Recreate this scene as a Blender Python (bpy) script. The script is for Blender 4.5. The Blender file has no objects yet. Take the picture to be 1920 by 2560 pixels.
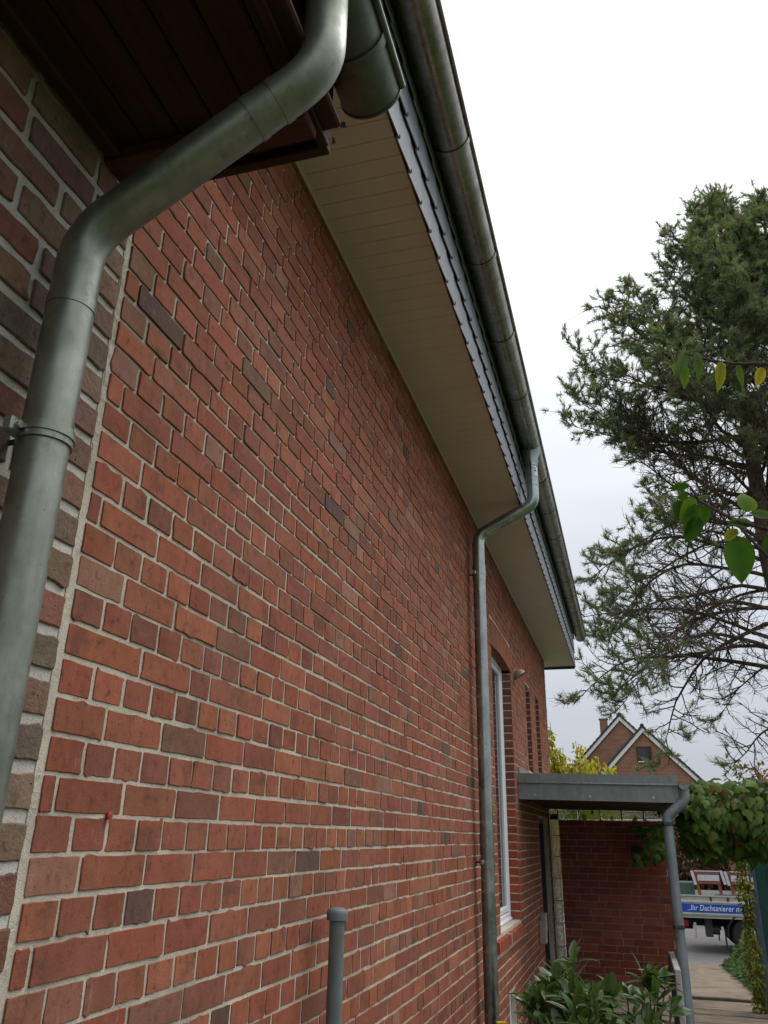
import bpy, math, random
import numpy as np
from mathutils import Vector, Matrix, noise as mnoise
R = math.radians
rng = random.Random(7)
nrg = np.random.default_rng(11)
H = 1.62                       # eye height; everything below is laid out relative to the eye level
sc = bpy.context.scene
col = sc.collection

# ------------------------------------------------------------------ camera
FPX = 2000.0
cam_d = bpy.data.cameras.new('camera')
cam = bpy.data.objects.new('camera', cam_d); col.objects.link(cam)
ay = Vector((623, -820, -2000)).normalized()
az = Vector((90, 4946, -2000)); az = (az - ay * ay.dot(az)).normalized()
ax = ay.cross(az)
CROT = Matrix((ax, ay, az))            # camera vectors -> world
CPOS = Vector((1.1, 0, 0))
cam.matrix_world = Matrix.Translation(CPOS + Vector((0, 0, H))) @ CROT.to_4x4()
cam_d.sensor_fit = 'VERTICAL'; cam_d.sensor_height = 24.0; cam_d.sensor_width = 18.0
cam_d.lens = FPX / 2560 * 24.0
cam_d.clip_start = 0.02; cam_d.clip_end = 2000
sc.camera = cam
def proj(p):
    c = CROT.transposed() @ (Vector(p) - CPOS)
    if c.z > -0.05: return None
    return 960 + FPX * c.x / -c.z, 1280 - FPX * c.y / -c.z, -c.z

# ------------------------------------------------------------------ sky, sun, exposure
SUN_EL, SUN_AZ = 60, 40                 # azimuth measured from +X towards +Y
wd = bpy.data.worlds.new('World'); sc.world = wd; wd.use_nodes = True
nt = wd.node_tree; nt.nodes.clear()
def wn(t): return nt.nodes.new(t)
out = wn('ShaderNodeOutputWorld'); bg = wn('ShaderNodeBackground'); bg.inputs['Strength'].default_value = 0.1
sky = wn('ShaderNodeTexSky'); sky.sky_type = 'NISHITA'; sky.sun_disc = False
sky.sun_elevation = R(SUN_EL); sky.sun_rotation = R(90 - SUN_AZ); sky.dust_density = 4; sky.air_density = 1.2
hs = wn('ShaderNodeHueSaturation'); hs.inputs['Saturation'].default_value = 0.35; hs.inputs['Value'].default_value = 0.9
nt.links.new(sky.outputs[0], hs.inputs['Color'])
tc = wn('ShaderNodeTexCoord'); sx = wn('ShaderNodeSeparateXYZ'); nt.links.new(tc.outputs['Generated'], sx.inputs[0])
rp = wn('ShaderNodeValToRGB'); nt.links.new(sx.outputs['Z'], rp.inputs[0])
e = rp.color_ramp.elements
e[0].position = 0.0; e[0].color = (.045, .048, .053, 1)
e[1].position = 1.0; e[1].color = (.148, .15, .154, 1)
for p_, c_ in ((.28, (.058, .061, .067)), (.5, (.086, .088, .093)), (.7, (.125, .126, .130))):
    q_ = e.new(p_); q_.color = (*c_, 1)
mul = wn('ShaderNodeVectorMath'); mul.operation = 'SCALE'; mul.inputs['Scale'].default_value = 100
nt.links.new(rp.outputs[0], mul.inputs[0])
nz = wn('ShaderNodeTexNoise'); nz.inputs['Scale'].default_value = 2.2; nz.inputs['Detail'].default_value = 5
mp = wn('ShaderNodeMapping'); mp.inputs['Scale'].default_value = (1, 1, 3.2)
nt.links.new(tc.outputs['Generated'], mp.inputs[0]); nt.links.new(mp.outputs[0], nz.inputs[0])
mr = wn('ShaderNodeMapRange'); mr.inputs[1].default_value = .3; mr.inputs[2].default_value = .75; mr.inputs[3].default_value = .89; mr.inputs[4].default_value = 1.10
nt.links.new(nz.outputs[0], mr.inputs[0])
m2 = wn('ShaderNodeVectorMath'); m2.operation = 'SCALE'
nt.links.new(mul.outputs[0], m2.inputs[0]); nt.links.new(mr.outputs[0], m2.inputs['Scale'])
mx = wn('ShaderNodeMix'); mx.data_type = 'RGBA'; mx.inputs[0].default_value = .9
nt.links.new(hs.outputs[0], mx.inputs[6]); nt.links.new(m2.outputs[0], mx.inputs[7])
nt.links.new(mx.outputs[2], bg.inputs[0]); nt.links.new(bg.outputs[0], out.inputs[0])
sl = bpy.data.lights.new('sun', 'SUN'); sl.energy = 1.4; sl.angle = R(35); sl.color = (1, .97, .92)
so = bpy.data.objects.new('sun', sl); col.objects.link(so)
sd = Vector((math.cos(R(SUN_EL)) * math.cos(R(SUN_AZ)), math.cos(R(SUN_EL)) * math.sin(R(SUN_AZ)), math.sin(R(SUN_EL))))
so.rotation_euler = (-sd).to_track_quat('-Z', 'Y').to_euler(); so.location = (6, 4, 12)
vs = sc.view_settings; vs.view_transform = 'Standard'; vs.look = 'None'; vs.exposure = 0.32; vs.gamma = 1; vs.use_curve_mapping = False
sc.cycles.max_bounces = 6; sc.cycles.diffuse_bounces = 3; sc.cycles.glossy_bounces = 3
sc.cycles.transparent_max_bounces = 6; sc.cycles.transmission_bounces = 5; sc.cycles.caustics_reflective = False; sc.cycles.caustics_refractive = False

# ------------------------------------------------------------------ material helpers
class NT:
    def __init__(s, name):
        s.m = bpy.data.materials.new(name); s.m.use_nodes = True; s.t = s.m.node_tree
        s.b = s.t.nodes['Principled BSDF']; s.o = s.t.nodes['Material Output']
    def n(s, t, **kw):
        nd = s.t.nodes.new(t)
        for k, v in kw.items():
            if k.startswith('_'): setattr(nd, k[1:], v)
            else: nd.inputs[k].default_value = v
        return nd
    def l(s, a, b): s.t.links.new(a, b)
    def pos(s, scale=(1, 1, 1)):
        g = s.n('ShaderNodeNewGeometry'); mpn = s.n('ShaderNodeMapping'); mpn.inputs['Scale'].default_value = scale
        s.l(g.outputs['Position'], mpn.inputs[0]); return mpn.outputs[0]
    def noise(s, vec, scale, detail=4, rough=.55):
        nn = s.n('ShaderNodeTexNoise', Scale=scale, Detail=detail, Roughness=rough); s.l(vec, nn.inputs[0]); return nn.outputs[0]
    def range(s, v, a, b, c, d):
        r_ = s.n('ShaderNodeMapRange'); s.l(v, r_.inputs[0])
        for i, x in enumerate((a, b, c, d)): r_.inputs[i + 1].default_value = x
        return r_.outputs[0]
    def mix(s, f, a, b, mode='MIX'):
        m_ = s.n('ShaderNodeMix'); m_.data_type = 'RGBA'; m_.blend_type = mode
        for sock, v in ((m_.inputs[0], f), (m_.inputs[6], a), (m_.inputs[7], b)):
            if hasattr(v, 'links'): s.l(v, sock)
            elif isinstance(v, (int, float)): sock.default_value = v
            else: sock.default_value = (*v, 1)
        return m_.outputs[2]
    def ramp(s, v, stops):
        r_ = s.n('ShaderNodeValToRGB'); s.l(v, r_.inputs[0]); el = r_.color_ramp.elements
        el[0].position, el[0].color = stops[0][0], (*stops[0][1], 1)
        el[1].position, el[1].color = stops[-1][0], (*stops[-1][1], 1)
        for p, c in stops[1:-1]:
            x = el.new(p); x.color = (*c, 1)
        return r_.outputs[0]
    def bump(s, h, strength, dist):
        b_ = s.n('ShaderNodeBump', Strength=strength, Distance=dist); s.l(h, b_.inputs['Height'])
        s.l(b_.outputs[0], s.b.inputs['Normal']); return b_
    def attr(s, name):
        a_ = s.n('ShaderNodeAttribute'); a_.attribute_name = name; return a_.outputs['Color']
    def set(s, c=None, rough=None, metal=None, spec=None):
        for k, v in (('Base Color', c), ('Roughness', rough), ('Metallic', metal), ('Specular IOR Level', spec)):
            if v is None: continue
            if hasattr(v, 'links'): s.l(v, s.b.inputs[k])
            elif isinstance(v, tuple): s.b.inputs[k].default_value = (*v, 1)
            else: s.b.inputs[k].default_value = v
        return s.m

def mat_brick(name, pit=.5, rough_bump=.35, sand=160):
    s = NT(name); p = s.pos(); t = s.attr('tint')
    big = s.noise(p, 9, 3); mid = s.noise(p, 38, 4); fine = s.noise(p, sand, 3, .7)
    c = s.mix(s.range(big, .35, .7, 0, .75), t, s.mix(1, t, (.72, .62, .60), 'MULTIPLY'))
    c = s.mix(s.range(mid, .5, .78, 0, .5), c, s.mix(1, t, (1.25, 1.22, 1.2), 'MULTIPLY'))
    c = s.mix(s.range(mid, .26, .43, .78, 0), c, (.055, .028, .022))
    v = s.n('ShaderNodeTexVoronoi', Scale=46.0); s.l(s.pos((1, 1, 1)), v.inputs[0])
    pits = s.range(v.outputs['Distance'], .05, .16, pit, 0)
    keep = s.range(s.noise(p, 14, 2), .44, .56, 0, 1)
    mm = s.n('ShaderNodeMath', _operation='MULTIPLY'); s.l(pits, mm.inputs[0]); s.l(keep, mm.inputs[1])
    c = s.mix(mm.outputs[0], c, (.035, .018, .014))
    streak = s.noise(s.pos((1, 34, 3.2)), 2.0, 4, .7)
    c = s.mix(s.range(streak, .50, .72, 0, .42), c, s.mix(1, t, (.62, .56, .56), 'MULTIPLY'))
    c = s.mix(s.range(s.noise(s.pos((1, 1.2, .8)), 1.7, 5, .7), .48, .72, 0, .14), c, (.40, .27, .21))
    burn = s.range(s.noise(s.pos((1, 1, 1.6)), 6.5, 4, .65), .55, .70, 0, .62)
    c = s.mix(burn, c, (.085, .046, .040))
    sp = s.range(s.noise(p, 240, 2, .5), .70, .76, 0, .45)
    c = s.mix(sp, c, (.42, .36, .30))
    lime = s.range(s.noise(s.pos((1, 2.2, .9)), 15, 6, .75), .58, .76, 0, .34)
    c = s.mix(lime, c, (.46, .40, .34))
    c = s.mix(s.range(fine, .3, .7, 0, .25), c, s.mix(1, t, (.6, .55, .55), 'MULTIPLY'))
    h = s.mix(.4, fine, mid); h = s.mix(mm.outputs[0], h, (0, 0, 0))
    s.bump(h, rough_bump, .006)
    return s.set(c, .88, 0, .25)

def mat_mortar(name, c0, c1):
    s = NT(name); p = s.pos(); a = s.noise(p, 7, 5); f = s.noise(p, 130, 4, .75); g = s.noise(p, 420, 2)
    c = s.mix(s.range(a, .35, .65, 0, 1), c0, c1)
    c = s.mix(s.range(f, .56, .74, 0, .75), c, tuple(x * .33 for x in c0))
    c = s.mix(s.range(s.noise(p, 2.2, 4, .65), .46, .68, 0, .6), c, tuple(x * .55 for x in c0))
    c = s.mix(s.range(s.noise(p, 22, 4, .7), .55, .75, 0, .55), c, tuple(x * .5 for x in c0))
    s.bump(s.mix(.35, f, g), .8, .006)
    return s.set(c, .95, 0, .15)

def mat_zinc(name, base, dark, green=.0, rough=.42, spangle=26, metal=.85):
    s = NT(name); p = s.pos(); a = s.noise(p, 5, 4); st = s.noise(s.pos((14, 14, 1.1)), 2.2, 4)
    v = s.n('ShaderNodeTexVoronoi', Scale=float(spangle)); s.l(p, v.inputs[0])
    c = s.mix(s.range(a, .32, .68, 0, 1), dark, base)
    c = s.mix(s.range(st, .45, .75, 0, .35), c, tuple(min(1, x * 1.35) for x in base))
    c = s.mix(s.range(s.noise(p, 3.1, 5, .65), .42, .68, 0, green), c, (.10, .125, .075))
    c = s.mix(s.range(s.noise(p, 55, 3, .7), .62, .74, 0, .5), c, tuple(x * .45 for x in dark))
    c = s.mix(s.range(s.noise(s.pos((1, 1, .55)), 19, 5, .75), .52, .72, 0, .38), c, tuple(x * .5 for x in dark))
    c = s.mix(s.range(s.noise(s.pos((1, 1, .8)), 34, 5, .8), .60, .76, 0, .4), c, tuple(min(1, x * 1.6) for x in base))
    rr = s.range(s.noise(p, 13, 4), .3, .7, rough - .09, rough + .16)
    s.bump(s.noise(p, 30, 3), .06, .01)
    return s.set(c, rr, metal, .4)

def mat_plain(name, c, rough=.6, var=.12, sc_=18, bump=.1, metal=0.0, spec=.4):
    s = NT(name); p = s.pos(); a = s.noise(p, sc_, 5, .6)
    cc = s.mix(s.range(a, .3, .7, 0, 1), tuple(x * (1 - var) for x in c), tuple(min(1, x * (1 + var)) for x in c))
    cc = s.mix(s.range(s.noise(p, sc_ * .22, 3), .55, .75, 0, var * 2), cc, tuple(x * .6 for x in c))
    if bump: s.bump(a, bump, .01)
    return s.set(cc, rough, metal, spec)

def mat_leaf(name, trans=.35, rough=.42, spec=.4):
    s = NT(name); t = s.attr('tint'); p = s.pos()
    c = s.mix(s.range(s.noise(p, 60, 3), .4, .7, 0, .4), t, s.mix(1, t, (.66, .72, .6), 'MULTIPLY'))
    s.set(c, rough, 0, spec)
    tr = s.n('ShaderNodeBsdfTranslucent'); s.l(s.mix(1, c, (1.25, 1.3, .55), 'MULTIPLY'), tr.inputs[0])
    ms = s.n('ShaderNodeMixShader'); ms.inputs[0].default_value = trans
    s.l(s.b.outputs[0], ms.inputs[1]); s.l(tr.outputs[0], ms.inputs[2]); s.l(ms.outputs[0], s.o.inputs[0])
    return s.m

def mat_wood(name, c0, c1, axis=1):
    sca = [16, 16, 16]; sca[axis] = 1.2
    s = NT(name); a = s.noise(s.pos(tuple(sca)), 3, 6, .6)
    c = s.mix(s.range(a, .3, .7, 0, 1), c0, c1); s.bump(a, .25, .006)
    return s.set(c, .75, 0, .25)

def mat_bark(name, c0, c1, sc_=14):
    s = NT(name); a = s.noise(s.pos((1, 1, .35)), sc_, 6, .65)
    s.bump(a, .8, .03); return s.set(s.mix(s.range(a, .35, .65, 0, 1), c0, c1), .95, 0, .1)

def mat_brick_far(name):
    s = NT(name); g = s.n('ShaderNodeNewGeometry'); sep = s.n('ShaderNodeSeparateXYZ'); s.l(g.outputs['Position'], sep.inputs[0])
    cb = s.n('ShaderNodeCombineXYZ'); ad = s.n('ShaderNodeMath', _operation='ADD'); s.l(sep.outputs[0], ad.inputs[0]); s.l(sep.outputs[1], ad.inputs[1])
    s.l(ad.outputs[0], cb.inputs[0]); s.l(sep.outputs[2], cb.inputs[1])
    b = s.n('ShaderNodeTexBrick', Scale=1.0)
    b.inputs['Color1'].default_value = (.21, .078, .05, 1); b.inputs['Color2'].default_value = (.29, .125, .08, 1); b.inputs['Mortar'].default_value = (.33, .27, .22, 1)
    b.inputs['Brick Width'].default_value = .25; b.inputs['Row Height'].default_value = .083; b.inputs['Mortar Size'].default_value = .009
    s.l(cb.outputs[0], b.inputs[0])
    c = s.mix(s.range(s.noise(s.pos(), 1.4, 4), .35, .7, 0, .4), b.outputs['Color'], (.15, .07, .05))
    return s.set(c, .9, 0, .2)

M = {}
M['brick'] = mat_brick('clinker brick')
M['brick_rough'] = mat_brick('tumbled brick', .8, .9, 90)
M['brick_porch'] = mat_brick('porch brick', .4, .3)
M['mortar'] = mat_mortar('old mortar', (.50, .455, .36), (.62, .575, .47))
M['mortar_new'] = mat_mortar('pale mortar', (.52, .50, .44), (.64, .62, .56))
M['mortar_porch'] = mat_mortar('porch mortar', (.56, .48, .41), (.66, .57, .49))
M['zinc_old'] = mat_zinc('weathered zinc', (.33, .35, .30), (.19, .20, .165), .40, .42, 26, .8)
M['zinc_gutter'] = mat_zinc('gutter zinc', (.33, .315, .28), (.20, .19, .165), .06, .27, 26, 1.0)
M['zinc_new'] = mat_zinc('galvanised zinc', (.41, .45, .43), (.24, .27, .265), .08, .28, 60, .95)
M['zinc_green'] = mat_zinc('mossy zinc', (.12, .14, .105), (.07, .082, .06), .6, .5, 26, .6)
M['zinc_sheet'] = mat_zinc('zinc sheet', (.27, .30, .305), (.20, .225, .23), .1, .52, 40, .55)
M['pipe_grey'] = mat_plain('grey plastic pipe', (.135, .165, .165), .55, .22, 9, .15)
M['pipe_blue'] = mat_zinc('blue grey zinc', (.27, .31, .34), (.19, .22, .245), .05, .5, 40, .5)
M['slate'] = mat_plain('fibre cement slate', (.24, .255, .285), .6, .16, 9, .12)
M['slate_dark'] = mat_plain('slate backing', (.05, .055, .065), .8, .1)
M['soffit'] = mat_plain('soffit panel', (.66, .615, .57), .45, .05, 3, .03)
M['soffit_dark'] = mat_plain('soffit groove', (.56, .50, .44), .8, .05)
M['wood_dark'] = mat_wood('dark stained wood', (.030, .014, .008), (.056, .026, .015), 1)
M['wood_mid'] = mat_wood('red brown beam', (.055, .022, .013), (.09, .038, .022), 0)
M['felt'] = mat_plain('torn roofing felt', (.045, .045, .045), .9, .4, 30, .6)
M['roof'] = mat_plain('dark roof tile', (.05, .052, .058), .65, .2, 6, .2)
M['white'] = mat_plain('white plastic', (.80, .82, .84), .35, .03, 8, 0)
M['white_trim'] = mat_plain('white painted board', (.70, .70, .69), .55, .08, 8, .05)
s_ = NT('window glass'); M['glass'] = s_.set((.02, .025, .03), .05, 0, .8)
s_ = NT('glass block'); p_ = s_.pos(); f_ = s_.noise(p_, 28, 3); s_.bump(f_, .7, .03)
s_.b.inputs['Transmission Weight'].default_value = .92; s_.b.inputs['IOR'].default_value = 1.18
M['glass_block'] = s_.set(s_.mix(s_.range(f_, .35, .7, 0, 1), (.62, .74, .70), (.86, .95, .92)), .12, 0, .8)
M['dark_door'] = mat_wood('dark brown door', (.030, .017, .012), (.05, .028, .02), 2)
M['dark_metal'] = mat_plain('dark metal', (.04, .045, .05), .5, .1)
M['steel'] = mat_plain('screw steel', (.55, .55, .55), .3, .1, 20, 0, 1.0)
M['concrete'] = mat_plain('grey concrete', (.36, .36, .35), .9, .2, 22, .35)
M['navy'] = mat_plain('dark navy board', (.025, .03, .04), .6, .15)
M['beige_box'] = mat_plain('beige plastic', (.38, .34, .28), .6, .1)
M['cowl'] = mat_plain('brown metal cowl', (.33, .27, .22), .5, .15, 25)
M['red_plastic'] = mat_plain('red plastic', (.34, .045, .032), .5, .1)
M['path'] = mat_mortar('exposed aggregate', (.22, .176, .135), (.30, .245, .19))
M['bark'] = mat_bark('pine bark', (.045, .031, .024), (.12, .088, .068))
M['twig'] = mat_plain('pine twig', (.085, .066, .054), .95, .3, 6, 0)
M['cherry_bark'] = mat_bark('cherry bark', (.06, .045, .035), (.14, .11, .09), 40)
M['leaf'] = mat_leaf('leaf', .4, .55, .2); M['leaf_glossy'] = mat_leaf('glossy leaf', .22, .34, .5)
M['needle'] = mat_leaf('pine needle', .35, .6, .2)
M['stem'] = mat_plain('green stem', (.12, .11, .05), .8, .2)
M['gate_green'] = mat_plain('dark green paint', (.012, .07, .06), .5, .15, 12, .05)
M['gate_blue'] = mat_plain('blue grey post', (.10, .125, .17), .55, .3, 9, .15)
M['alu'] = mat_plain('brushed aluminium', (.47, .47, .45), .5, .12, 10, 0, .3)
M['blue_banner'] = mat_plain('blue banner', (.012, .075, .43), .4, .05, 8, 0)
M['letter'] = mat_plain('white lettering', (.80, .82, .84), .5, .02, 8, 0)
M['rubber'] = mat_plain('black rubber', (.02, .02, .021), .85, .2)
M['orange'] = mat_plain('red oxide steel', (.27, .07, .042), .6, .2)
M['pale_panel'] = mat_plain('pale aluminium panel', (.60, .64, .70), .4, .08, 8, 0, .2)
M['brickfar'] = mat_brick_far('far brick')
M['lamp_red'] = mat_plain('red lamp', (.35, .015, .015), .3, .05)
M['box_green'] = mat_plain('green crate', (.06, .12, .09), .6, .1)
M['soil'] = mat_plain('garden soil', (.075, .055, .04), 1, .35, 30, .5)
s_ = NT('asphalt'); p_ = s_.pos(); a_ = s_.noise(p_, 160, 3, .8); b_ = s_.noise(p_, 1.3, 4); s_.bump(a_, .4, .01)
M['asphalt'] = s_.set(s_.mix(s_.range(b_, .3, .7, 0, 1), s_.mix(a_, (.10, .098, .095), (.20, .195, .19)), s_.mix(a_, (.14, .135, .13), (.25, .24, .235))), .9, 0, .3)
s_ = NT('lawn'); p_ = s_.pos(); a_ = s_.noise(p_, 60, 5, .8); b_ = s_.noise(p_, .8, 4); s_.bump(a_, .8, .05)
M['lawn'] = s_.set(s_.mix(s_.range(b_, .35, .65, 0, 1), s_.mix(a_, (.03, .055, .015), (.09, .12, .035)), s_.mix(a_, (.05, .07, .02), (.11, .13, .05))), .95, 0, .15)

# ------------------------------------------------------------------ mesh helpers
class MB:
    def __init__(s): s.v = []; s.f = []; s.t = []
    def add(s, vs, fs, tint=None):
        o = len(s.v); s.v.extend([tuple(x) for x in vs]); s.f.extend([tuple(i + o for i in f) for f in fs])
        if tint is not None: s.t.extend([tint] * len(vs))
        return s
    def box(s, x0, x1, y0, y1, z0, z1, tint=None, bev=0.0):
        if bev <= 0:
            vs = [(x, y, z) for z in (z0, z1) for y in (y0, y1) for x in (x0, x1)]
            return s.add(vs, [(0, 2, 3, 1), (4, 5, 7, 6), (0, 1, 5, 4), (2, 6, 7, 3), (0, 4, 6, 2), (1, 3, 7, 5)], tint)
        b = min(bev, (x1 - x0) * .45, (y1 - y0) * .45, (z1 - z0) * .45)
        vs, idx = [], {}
        for i, (X, dx) in enumerate(((x0, 1), (x1, -1))):
            for j, (Y, dy) in enumerate(((y0, 1), (y1, -1))):
                for k, (Z, dz) in enumerate(((z0, 1), (z1, -1))):
                    idx[i, j, k, 0] = len(vs); vs.append((X, Y + dy * b, Z + dz * b))
                    idx[i, j, k, 1] = len(vs); vs.append((X + dx * b, Y, Z + dz * b))
                    idx[i, j, k, 2] = len(vs); vs.append((X + dx * b, Y + dy * b, Z))
        I = idx; fs = []
        for i in (0, 1): fs.append([I[i, j, k, 0] for j, k in ((0, 0), (0, 1), (1, 1), (1, 0))])
        for j in (0, 1): fs.append([I[i, j, k, 1] for i, k in ((0, 0), (1, 0), (1, 1), (0, 1))])
        for k in (0, 1): fs.append([I[i, j, k, 2] for i, j in ((0, 0), (0, 1), (1, 1), (1, 0))])
        for j in (0, 1):
            for k in (0, 1): fs.append([I[0, j, k, 1], I[1, j, k, 1], I[1, j, k, 2], I[0, j, k, 2]])
        for i in (0, 1):
            for k in (0, 1): fs.append([I[i, 0, k, 0], I[i, 1, k, 0], I[i, 1, k, 2], I[i, 0, k, 2]])
        for i in (0, 1):
            for j in (0, 1): fs.append([I[i, j, 0, 0], I[i, j, 1, 0], I[i, j, 1, 1], I[i, j, 0, 1]])
        for i in (0, 1):
            for j in (0, 1):
                for k in (0, 1): fs.append([I[i, j, k, 0], I[i, j, k, 1], I[i, j, k, 2]])
        return s.add(vs, fs, tint)
    def tube(s, pts, r, n=8, cap=True, tint=None):
        pts = [Vector(p) for p in pts]; m = len(pts)
        rs = r if isinstance(r, (list, tuple)) else [r] * m
        t0 = (pts[1] - pts[0]).normalized(); up = Vector((0, 0, 1)) if abs(t0.z) < .9 else Vector((1, 0, 0))
        nn = (up - t0 * up.dot(t0)).normalized(); vs = []; fs = []
        for i, p in enumerate(pts):
            t = (pts[min(i + 1, m - 1)] - pts[max(i - 1, 0)]).normalized()
            nn = (nn - t * nn.dot(t)).normalized(); b = t.cross(nn)
            for k in range(n):
                a = 2 * math.pi * k / n; vs.append(p + (nn * math.cos(a) + b * math.sin(a)) * rs[i])
        for i in range(m - 1):
            for k in range(n):
                k2 = (k + 1) % n; fs.append((i * n + k, i * n + k2, (i + 1) * n + k2, (i + 1) * n + k))
        if cap: fs.append(tuple(range(n - 1, -1, -1))); fs.append(tuple((m - 1) * n + k for k in range(n)))
        return s.add(vs, fs, tint)
    def prism(s, poly, axis, a, b, tint=None):
        n = len(poly); vs = []
        for w in (a, b):
            for (u, v) in poly:
                vs.append({0: (w, u, v), 1: (u, w, v), 2: (u, v, w)}[axis])
        fs = [tuple(range(n - 1, -1, -1)), tuple(range(n, 2 * n))] + [(i, (i + 1) % n, n + (i + 1) % n, n + i) for i in range(n)]
        return s.add(vs, fs, tint)
    def build(s, name, mat, parent=None, smooth=False, recalc=True):
        me = bpy.data.meshes.new(name)
        if len(s.v): me.from_pydata(s.v, [], s.f)
        if s.t and len(s.t) == len(s.v):
            at = me.attributes.new('tint', 'FLOAT_COLOR', 'POINT')
            a = np.ones((len(s.v), 4), dtype=np.float32); a[:, :3] = np.array(s.t, dtype=np.float32)
            at.data.foreach_set('color', a.ravel())
        me.materials.append(mat)
        if recalc and len(s.f) < 60000:
            import bmesh
            bm = bmesh.new(); bm.from_mesh(me); bmesh.ops.recalc_face_normals(bm, faces=bm.faces); bm.to_mesh(me); bm.free()
        if smooth:
            me.polygons.foreach_set('use_smooth', [True] * len(me.polygons))
            if hasattr(me, 'set_sharp_from_angle'): me.set_sharp_from_angle(angle=R(42))
        return link(name, me, parent)

def link(name, me, parent=None):
    o = bpy.data.objects.new(name, me); col.objects.link(o)
    if parent is not None:
        o.parent = parent
        if parent.type == 'EMPTY': o.location = -Vector(parent.location)
    return o
def tag(o, label, cat, group=None):
    o['label'] = label; o['category'] = cat
    if group: o['group'] = group
    return o
def thing(name, label, cat, loc, group=None):
    o = bpy.data.objects.new(name, None); col.objects.link(o); o.location = loc; o.empty_display_size = .2
    return tag(o, label, cat, group)
def structure(o): o['kind'] = 'structure'; return o
def stuff(o): o['kind'] = 'stuff'; return o

def rounded(pts, rad, seg=7):
    pts = [Vector(p) for p in pts]; outp = [pts[0]]
    for i in range(1, len(pts) - 1):
        a, b, c = pts[i - 1], pts[i], pts[i + 1]
        u = (a - b).normalized(); w = (c - b).normalized(); ang = u.angle(w)
        d = min(rad / math.tan(ang / 2), (a - b).length * .48, (c - b).length * .48)
        p0, p1 = b + u * d, b + w * d
        for k in range(seg + 1):
            t = k / seg; outp.append(p0.lerp(b, t).lerp(b.lerp(p1, t), t))
    outp.append(pts[-1]); return outp

# ------------------------------------------------------------------ ground, street, path
def gz(y):     # ground falls towards the street
    if y < 9: return -1.68
    if y < 17.5: return -1.68 - (y - 9) / 8.5 * .46
    return -2.14
gb = MB(); ys = [-400, -60, -10, 0, 4, 7, 9, 11, 13, 15, 17.5, 26, 60, 200, 800]; xs = [-600, -100, -20, -6, 0, 1, 2, 3, 6, 20, 100, 600]
for y in ys:
    for x in xs: gb.v.append((x, y, gz(y)))
for j in range(len(ys) - 1):
    for i in range(len(xs) - 1):
        a = j * len(xs) + i; gb.f.append((a, a + 1, a + 1 + len(xs), a + len(xs)))
structure(gb.build('ground', M['lawn']))
st = MB(); st.box(-150, 150, 17.6, 25.5, -2.2, -2.075); structure(st.build('street', M['asphalt']))
kb = MB(); kb.box(-150, 150, 25.5, 25.62, -2.2, -1.96, bev=.02); structure(kb.build('kerb', M['concrete']))
bed = MB()
n_ = 24
for i in range(n_ + 1):
    y = 1.0 + i * (8.6 / n_)
    for x in (0.0, .35, .8, 1.2, 1.42): bed.v.append((x, y, -1.665 + .035 * mnoise.noise((x * 3, y * 3, 0)) + (.0 if x in (0.0, 1.42) else .03)))
for i in range(n_):
    for k in range(4):
        a = i * 5 + k; bed.f.append((a, a + 1, a + 6, a + 5))
structure(bed.build('planting_bed', M['soil']))
pf = MB().add([(.0, 8.75, -1.672), (1.40, 8.75, -1.672), (1.40, 12.0, -1.70), (.0, 12.0, -1.70)], [(0, 1, 2, 3)]); structure(pf.build('porch_floor', M['path']))
path = bpy.data.objects.new('path', None); col.objects.link(path); path.location = (2, 2, -1.66); structure(path)
edges = [-1.0, 0.2, 1.4, 2.6, 3.8, 5.0, 6.2, 7.2, 8.1, 9.05, 9.75, 10.45, 10.95, 11.95, 12.5, 13.5, 14.6, 15.95, 17.56]
for i in range(len(edges) - 1):
    y0, y1 = edges[i], edges[i + 1]; z = gz((y0 + y1) / 2) + .085 + rng.uniform(-.01, .01); tl_ = (.042 + rng.uniform(-.012, .02)) / (y1 - y0) if y0 > 8 else .01
    w = MB()
    N = 6; ring = []
    for k in range(N + 1): ring.append((1.45 + (2.56 - 1.45) * k / N, y0 + .026 + rng.uniform(-.028, .028)))
    for k in range(N, -1, -1): ring.append((1.45 + (2.56 - 1.45) * k / N, y1 - .018 + rng.uniform(-.022, .022)))
    top = [(x, y, z + rng.uniform(-.003, .003) - (y - y0) * tl_) for x, y in ring]; bot = [(x, y, z - .16) for x, y in ring]
    n2 = len(ring); mid = [(x + (.012 if x < 2 else -.012) * 0, y, zz - .010) for (x, y, zz) in top]
    ins = [(x, y + (.010 if k <= N else -.010), zz) for k, (x, y, zz) in enumerate(top)]
    w.add(bot + mid + ins, [tuple(range(n2))[::-1], tuple(range(2 * n2, 3 * n2))] + [(a * n2 + k, a * n2 + (k + 1) % n2, (a + 1) * n2 + (k + 1) % n2, (a + 1) * n2 + k) for a in (0, 1) for k in range(n2)])
    w.build('slab', M['path'], path)

# ------------------------------------------------------------------ brickwork
def pick(pal):
    r_ = rng.random(); acc = 0
    for w, c in pal:
        acc += w
        if r_ <= acc: break
    k = rng.uniform(.87, 1.13); return tuple(max(.01, x * k * rng.uniform(.93, 1.07)) for x in c)
PAL = [(.54, (.298, .099, .055)), (.24, (.338, .121, .066)), (.15, (.250, .092, .060)), (.025, (.225, .112, .070)), (.010, (.130, .078, .060)), (.035, (.310, .155, .105))]
PAL_ANNEX = [(.34, (.230, .135, .092)), (.40, (.225, .155, .105)), (.08, (.230, .108, .076)), (.18, (.170, .128, .092))]
PAL_PORCH = [(.6, (.285, .078, .050)), (.25, (.245, .066, .047)), (.15, (.325, .10, .062))]

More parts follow.
